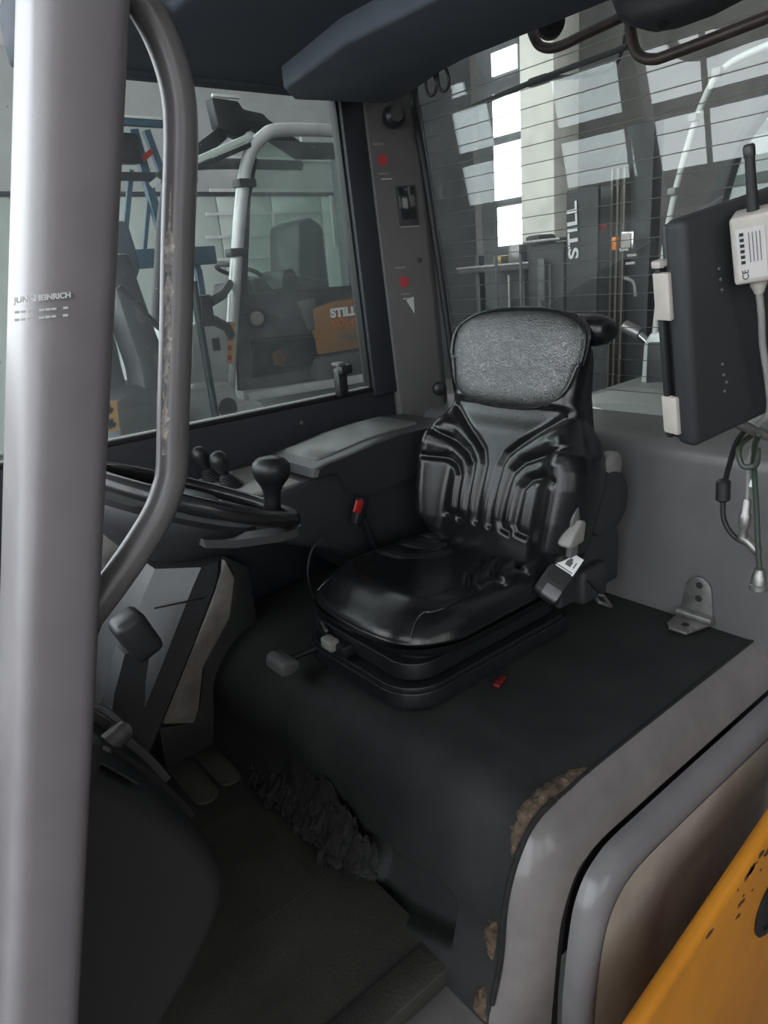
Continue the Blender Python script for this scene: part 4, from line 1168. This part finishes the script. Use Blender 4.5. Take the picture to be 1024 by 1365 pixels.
tube('side_rod', [(1.60, FY-.3, 1.30), (1.60, FY-.3, .9), (1.61, FY-.3, .3), (1.62, FY-.3, -.2)], .020, mat('dark_green_tube', (.02, .035, .035), .4), pf, n=10)
wheel(pf, (1.9, FY+.12, -.22), .42, .3); wheel(pf, (3.4, FY+.12, -.25), .38, .3)
box('chassis', (2.4, FY+.6, -.02), (2.2, 1.0, .55), BLACKM, pf, bevel=.05)
prism('gusset', [(2.80, .70), (2.98, .86), (2.98, .55), (2.80, .56)], 'y', FY-.10, FY-.06, SILVER, pf, bevel=.01)
lathe('gusset_bolt', [(.025, 0), (.02, .01)], (2.92, FY-.10, .70), BLACKM, pf, axis=(0, -1, 0), n=12)

# pale cladding panels and white bars on the far wall behind it
cl = empty('wall_cladding', (4.5, 10.4, -.6), 'pale green-grey wall cladding with white bars behind the parked forklift', 'wall', kind='structure')
KW = 10.4/8.95
def far(x, z): return x*KW, 1.25+(z-1.25)*KW
for k in range(9):
    box('panel', (2.0+k*.96, 10.47, .98), (.94, .05, 3.2), WALLP, cl, bevel=.01)
box('panel_rail', (5.5, 10.46, 2.62), (8.4, .08, .05), DKGREY, cl, bevel=.005)
for (x0, x1, z) in [(4.3, 6.1, 1.62), (4.35, 6.2, 1.90), (4.4, 6.2, 2.18), (4.5, 7.0, 2.46), (4.6, 7.2, 2.85), (4.9, 7.2, 3.05), (4.5, 5.8, 1.15)]:
    (xa, za), (xb, _) = far(x0, z), far(x1, z)
    box('white_bar', ((xa+xb)/2, 10.35, za), (xb-xa, .04, .045), WHITE, cl, bevel=.004)
for (x, z0, z1) in [(5.4, 1.62, 2.2), (6.0, 2.85, 3.15), (6.4, 1.7, 2.4), (7.0, 1.5, 1.9)]:
    (xa, za), (_, zb) = far(x, z0), far(x, z1)
    box('white_bar', (xa, 10.36, (za+zb)/2), (.045, .04, zb-za), WHITE, cl, bevel=.004)

# crane arm / hydraulic unit above the parked truck
ca = empty('overhead_bracket', (2.55, 5.2, 2.2), 'dark steel bracket unit mounted behind the parked forklift roof', 'bracket')
prism('bracket_body', [(2.72, 2.36), (2.70, 2.56), (2.92, 2.55), (2.95, 2.50), (3.12, 2.48), (3.2, 2.40), (2.98, 2.36), (2.90, 2.30)], 'y', 5.1, 5.22, BLACKM, ca, bevel=.02)
prism('bracket_arm', [(2.2, 2.05), (2.65, 2.32), (2.75, 2.38), (2.8, 2.30), (2.3, 1.98)], 'y', 5.12, 5.18, BLACKM, ca, bevel=.01)
prism('bracket_arm', [(3.1, 2.48), (3.45, 2.30), (4.2, 2.32), (4.2, 2.20), (3.4, 2.18), (3.0, 2.38)], 'y', 5.12, 5.18, BLACKM, ca, bevel=.01)
box('bracket_edge', (2.81, 5.09, 2.565), (.22, .03, .02), WHITE, ca, bevel=.004)
box('bracket_post', (3.9, 5.25, .8), (.12, .12, 2.9), DKGREY, ca, bevel=.01)

# blue steel mast frame farther left
bl = empty('blue_mast', (2.3, 5.6, -.65), 'blue steel mast frame with red and white tape behind the grab bar', 'mast')
tube('mast_rail', [(2.36, 5.6, -.65), (2.40, 5.6, 1.4), (2.28, 5.6, 2.42)], .045, BLUE, bl, n=4, smooth=False)
tube('mast_rail', [(2.62, 5.6, -.65), (2.62, 5.6, 1.4), (2.38, 5.6, 2.42)], .035, BLUE, bl, n=4, smooth=False)
tube('mast_brace', [(2.05, 5.62, 1.60), (2.22, 5.62, 2.15)], .025, BLUE, bl, n=4, smooth=False)
tube('mast_brace', [(2.20, 5.62, 1.55), (2.32, 5.62, 1.95)], .02, BLUE, bl, n=4, smooth=False)
box('cross_beam', (2.35, 5.58, 1.52), (.85, .08, .14), BLUE, bl, bevel=.01)
box('cross_beam', (2.35, 5.58, 2.10), (.75, .05, .06), BLACKM, bl, bevel=.01)
box('top_beam', (2.36, 5.56, 2.46), (.75, .06, .05), BLUE, bl, bevel=.01)
box('top_edge', (2.36, 5.53, 2.49), (.75, .02, .018), WHITE, bl, bevel=.002)
box('motor_block', (2.16, 5.55, 2.28), (.22, .12, .20), BLACKM, bl, bevel=.02)
for x, z, s_, mm_ in ((2.33, 2.24, .11, RED), (2.56, 2.24, .14, RED), (2.50, 2.20, .10, WHITE), (2.36, 2.06, .10, WHITE)):
    box('tape', (x, 5.54, z), (s_, .01, .04), mm_, bl, bevel=0, rot=Matrix.Rotation(-.6, 3, 'Y'))

# dark machine between
dm = empty('dark_truck', (1.25, 3.6, -.65), 'dark lift truck with orange warning sticker beyond the grab bar', 'forklift')
prism('mast_column', [(1.22, .3), (1.36, .3), (1.42, .75), (1.30, 1.45), (1.18, 1.45), (1.25, .9)], 'y', 3.5, 3.75, DKGREY, dm, bevel=.02)
rings = []
for y, s_ in ((3.42, .80), (3.46, .95), (3.55, 1), (4.1, 1), (4.15, .9)):
    rings.append([V((1.23+.23*s_*math.copysign(abs(math.cos(a))**.6, math.cos(a)), y, .40+.42*s_*math.copysign(abs(math.sin(a))**.6, math.sin(a)))) for a in [2*math.pi*i/32 for i in range(32)]])
loft('body', rings, DKGREY, dm)
prism('hood', [(.85, -.2), (.90, 1.05), (1.10, 1.20), (1.22, 1.22), (1.30, -.2)], 'y', 3.7, 4.5, DKGREY, dm, bevel=.05)
prism('upper_cover', [(1.14, 1.30), (1.15, 1.62), (1.44, 1.63), (1.47, 1.40), (1.40, 1.28)], 'y', 3.8, 4.2, mat('blue_grey_cover', (.12, .15, .18), .5), dm, bevel=.03)
box('lower_chassis', (1.13, 4.0, -.35), (.6, .8, .6), BLACKM, dm, bevel=.05)
tube('hose', [(1.20, 3.45, 1.30), (1.34, 3.45, 1.12), (1.42, 3.45, 1.04), (1.46, 3.45, 1.0)], .016, BLACKM, dm, n=8)
tube('white_lever', [(1.42, 3.40, .86), (1.36, 3.40, .92), (1.36, 3.40, 1.0), (1.46, 3.40, 1.06)], .035, WHITEP, dm, n=10)
s1 = box('warning_sticker', (1.02, 3.405, .72), (.085, .006, .145), STICK, dm, bevel=0, rot=Matrix.Rotation(.1, 3, 'Y'))
for z in (.685, .755):
    box('sticker_figure', (1.02, 3.400, z), (.045, .004, .026), BLACKM, s1, bevel=0, rot=Matrix.Rotation(.7, 3, 'Y'))
    box('sticker_figure', (1.02, 3.400, z), (.012, .004, .05), BLACKM, s1, bevel=0, rot=Matrix.Rotation(.4, 3, 'Y'))
s2 = box('round_sign', (1.06, 3.40, 1.17), (.055, .006, .075), WHITE, dm, bevel=0)
lathe('sign_ring', [(.022, 0), (.022, .003), (.013, .003), (.013, 0)], (1.06, 3.397, 1.155), RED, s2, axis=(0, -1, 0), n=20)
tube('stay', [(.985, 3.40, .52), (.97, 3.40, .70)], .010, GREYP, dm, n=6, smooth=False)

# ================================================================== seen through the rear window
# forklift whose mast carries vertical lettering
mt_ = empty('mast_forklift', (4.6, 3.2, -.65), 'forklift mast with vertical white lettering behind the rear window', 'forklift')
box('mast_plate', (4.6, 3.17, .55), (.10, .30, 2.30), DKGREY, mt_, bevel=.01)
box('mast_channel', (4.62, 2.83, .75), (.12, .20, 2.6), BLACKM, mt_, bevel=.01)
for y in (2.905, 2.955, 3.0):
    box('mast_rail', (4.52, y, .6), (.03, .018, 2.4), mat('rail_brown', (.13, .11, .09), .4, metal=.4), mt_, bevel=.003)
text('lettering', 'STILL', (4.345, 3.195, 1.435), (0, .055, 1), (0, 1, -.055), .115, WHITE, mt_, squeeze=1.42, bold=.003)
box('letter_plate', (4.37, 3.13, 1.20), (.03, .26, 1.0), BLACKM, mt_, bevel=.006)
box('carriage', (4.47, 3.50, .95), (.10, .34, .85), BLACKM, mt_, bevel=.02)
box('carriage_top', (4.44, 3.50, 1.395), (.14, .34, .02), STEEL, mt_, bevel=.004)
for y, h in ((3.42, .5), (3.52, .4), (3.70, .6), (3.82, .45), (3.95, .6)):
    tube('hydraulic_pipe', [(4.38, y, .72), (4.38, y, .72+h)], .012, random.choice([STEEL, GREYK, DKGREY]), mt_, n=8, smooth=False)
box('side_plate', (4.38, 3.50, 1.12), (.02, .06, .30), GREYK, mt_, bevel=.004)
box('amber_lamp', (4.44, 2.915, 1.325), (.05, .035, .085), AMBER, mt_, bevel=.006)
box('work_lamp', (4.42, 2.80, 1.335), (.06, .10, .12), CHROME, mt_, bevel=.012)
box('lamp_lens', (4.385, 2.80, 1.335), (.012, .07, .09), WHITEP, mt_, bevel=.005)
box('red_reflector', (4.44, 3.03, 1.44), (.03, .08, .03), RED, mt_, bevel=.004)
tube('hand_rail', [(4.35, 2.78, 1.10), (4.33, 2.70, 1.07), (4.33, 2.68, .98)], .012, GREYP, mt_, n=8)
for z, y in ((1.24, 2.76), (1.19, 2.77), (1.28, 2.82)):
    box('bolt_plate', (4.40, y, z), (.02, .07, .018), WHITEP, mt_, bevel=.003)
# dark rack with parts on the left of it
rk = empty('parts_rack', (5.2, 4.4, -.65), 'dark workshop rack with parts between corner pillar and column', 'rack')
for y in (3.85, 4.35, 4.9):
    box('rack_post', (5.2, y, .35), (.08, .06, 2.0), BLACKM, rk, bevel=.006)
for z in (.2, .72, 1.22):
    box('rack_shelf', (5.2, 4.38, z), (.5, 1.15, .04), DKGREY, rk, bevel=.006)
box('rack_back', (5.45, 4.4, .45), (.03, 1.3, 1.9), BLACKM, rk, bevel=.004)
box('rack_edge', (4.94, 4.38, 1.25), (.02, 1.15, .02), STEEL, rk, bevel=.003)
def rackpart(kind, c, s_, mm_, lab, cat):
    o = box(kind, c, s_, mm_, None, bevel=min(s_)*.2); tag(o, lab, cat)
rackpart('gearbox', (5.1, 4.30, 1.33), (.22, .14, .16), STEEL, 'shiny metal gearbox on the dark rack shelf', 'machine part')
rackpart('brass_pump', (5.1, 4.50, 1.29), (.20, .10, .08), mat('brassy', (.30, .20, .08), .35, metal=.6), 'brassy pump lying on the dark rack shelf', 'machine part')
rackpart('black_case', (5.15, 4.12, 1.36), (.25, .16, .22), BLACKM, 'black case standing on the dark rack shelf', 'case')
# silver truck right behind: fender, post block, curved pipe
rt_ = empty('silver_truck', (3.3, 1.75, -.65), 'silver truck fender with curved guard pipe close behind the rear window', 'forklift')
prof_ = [(1.35, .46), (1.75, .545), (1.95, .62), (2.12, .60), (2.30, .52)]
rings = []
for x, dz in ((2.85, -.05), (2.9, -.01), (3.0, .0), (3.7, .02)):
    rings.append([V((x, y, z+dz)) for y, z in [(1.2, .58), (1.5, .63), (1.75, .655), (1.95, .635), (2.15, .58), (2.35, .48)]]+[V((x, y, z)) for y, z in [(2.35, .30), (1.2, .30)]])
loft('fender', rings, mat('greenish_silver', (.22, .23, .21), .45), rt_, angle=40)
tube('arch_edge', [(2.84, 2.12, .545), (2.84, 1.98, .565), (2.84, 1.87, .545), (2.84, 1.79, .50), (2.84, 1.74, .43), (2.84, 1.72, .35)], .007, SILVER, rt_, n=8)
lathe('tyre', [(.30, -.12), (.42, -.10), (.44, 0), (.42, .10), (.30, .12)], (2.98, 2.16, .12), RUBBER, rt_, axis=(1, 0, 0), n=36)
lathe('wheel_rim', [(.30, 0), (.28, .03), (.12, .02), (0, .02)], (2.87, 2.16, .12), mat('rusty_rim', (.24, .17, .10), .7, col2=(.12, .08, .05), vscale=12), rt_, axis=(-1, 0, 0), n=30)
prism('post_block', [(1.91, .58), (1.90, .83), (1.87, .88), (1.72, .90), (1.70, .56)], 'x', 3.15, 3.35, SILVER, rt_, bevel=.012)
box('block_cover', (3.14, 1.80, .72), (.03, .13, .24), BLACKM, rt_, bevel=.006)
tube('guard_pipe', [(3.22, 1.885, .82), (3.22, 1.872, 1.03), (3.22, 1.84, 1.36), (3.22, 1.78, 1.63), (3.22, 1.71, 1.83), (3.22, 1.64, 1.93), (3.22, 1.52, 1.97), (3.22, 1.2, 2.0)], .014, mat('pale_pipe', (.52, .54, .50), .4), rt_, n=12)
for z, y in ((1.50, 1.812), (1.78, 1.732), (1.93, 1.64)):
    box('pipe_clip', (3.20, y, z), (.04, .04, .03), GREYP, rt_, bevel=.006)
tube('cylinder_rod', [(3.3, 2.02, .86), (3.28, 1.90, .78)], .020, CHROME, rt_, n=12, smooth=False)
tube('cylinder_body', [(3.3, 2.10, .90), (3.3, 2.01, .86)], .032, STEEL, rt_, n=12, smooth=False)
box('lower_body', (3.4, 1.75, -.1), (.9, 1.3, .7), DKGREY, rt_, bevel=.05)
# forklift cab edge at the far right behind the display
cb = empty('green_glass_cab', (4.2, 1.6, -.65), 'dark cab with green glass behind the display housing', 'forklift')
prism('cab_body', [(1.0, -.6), (2.05, -.6), (2.10, 1.15), (2.0, 1.23), (1.0, 1.38)], 'x', 4.0, 4.9, BLACKM, cb, bevel=.03)
prism('cab_post', [(2.06, 1.15), (2.14, 1.15), (1.98, 1.75), (1.75, 2.05), (1.0, 2.2), (1.0, 2.12), (1.70, 1.98), (1.92, 1.72)], 'x', 4.0, 4.08, BLACKM, cb, bevel=.01)
prism('cab_glass', [(2.04, 1.22), (1.90, 1.72), (1.70, 1.96), (1.0, 2.1), (1.0, 1.37)], 'x', 4.04, 4.05, GLASS_G, cb, bevel=0)
box('cab_edge', (3.98, 1.55, 1.30), (.02, 1.1, .02), GREYP, cb, bevel=.004, rot=Matrix.Rotation(-.14, 3, 'X'))
box('red_light', (4.3, 1.72, 1.52), (.05, .10, .06), RED, cb, bevel=.01)
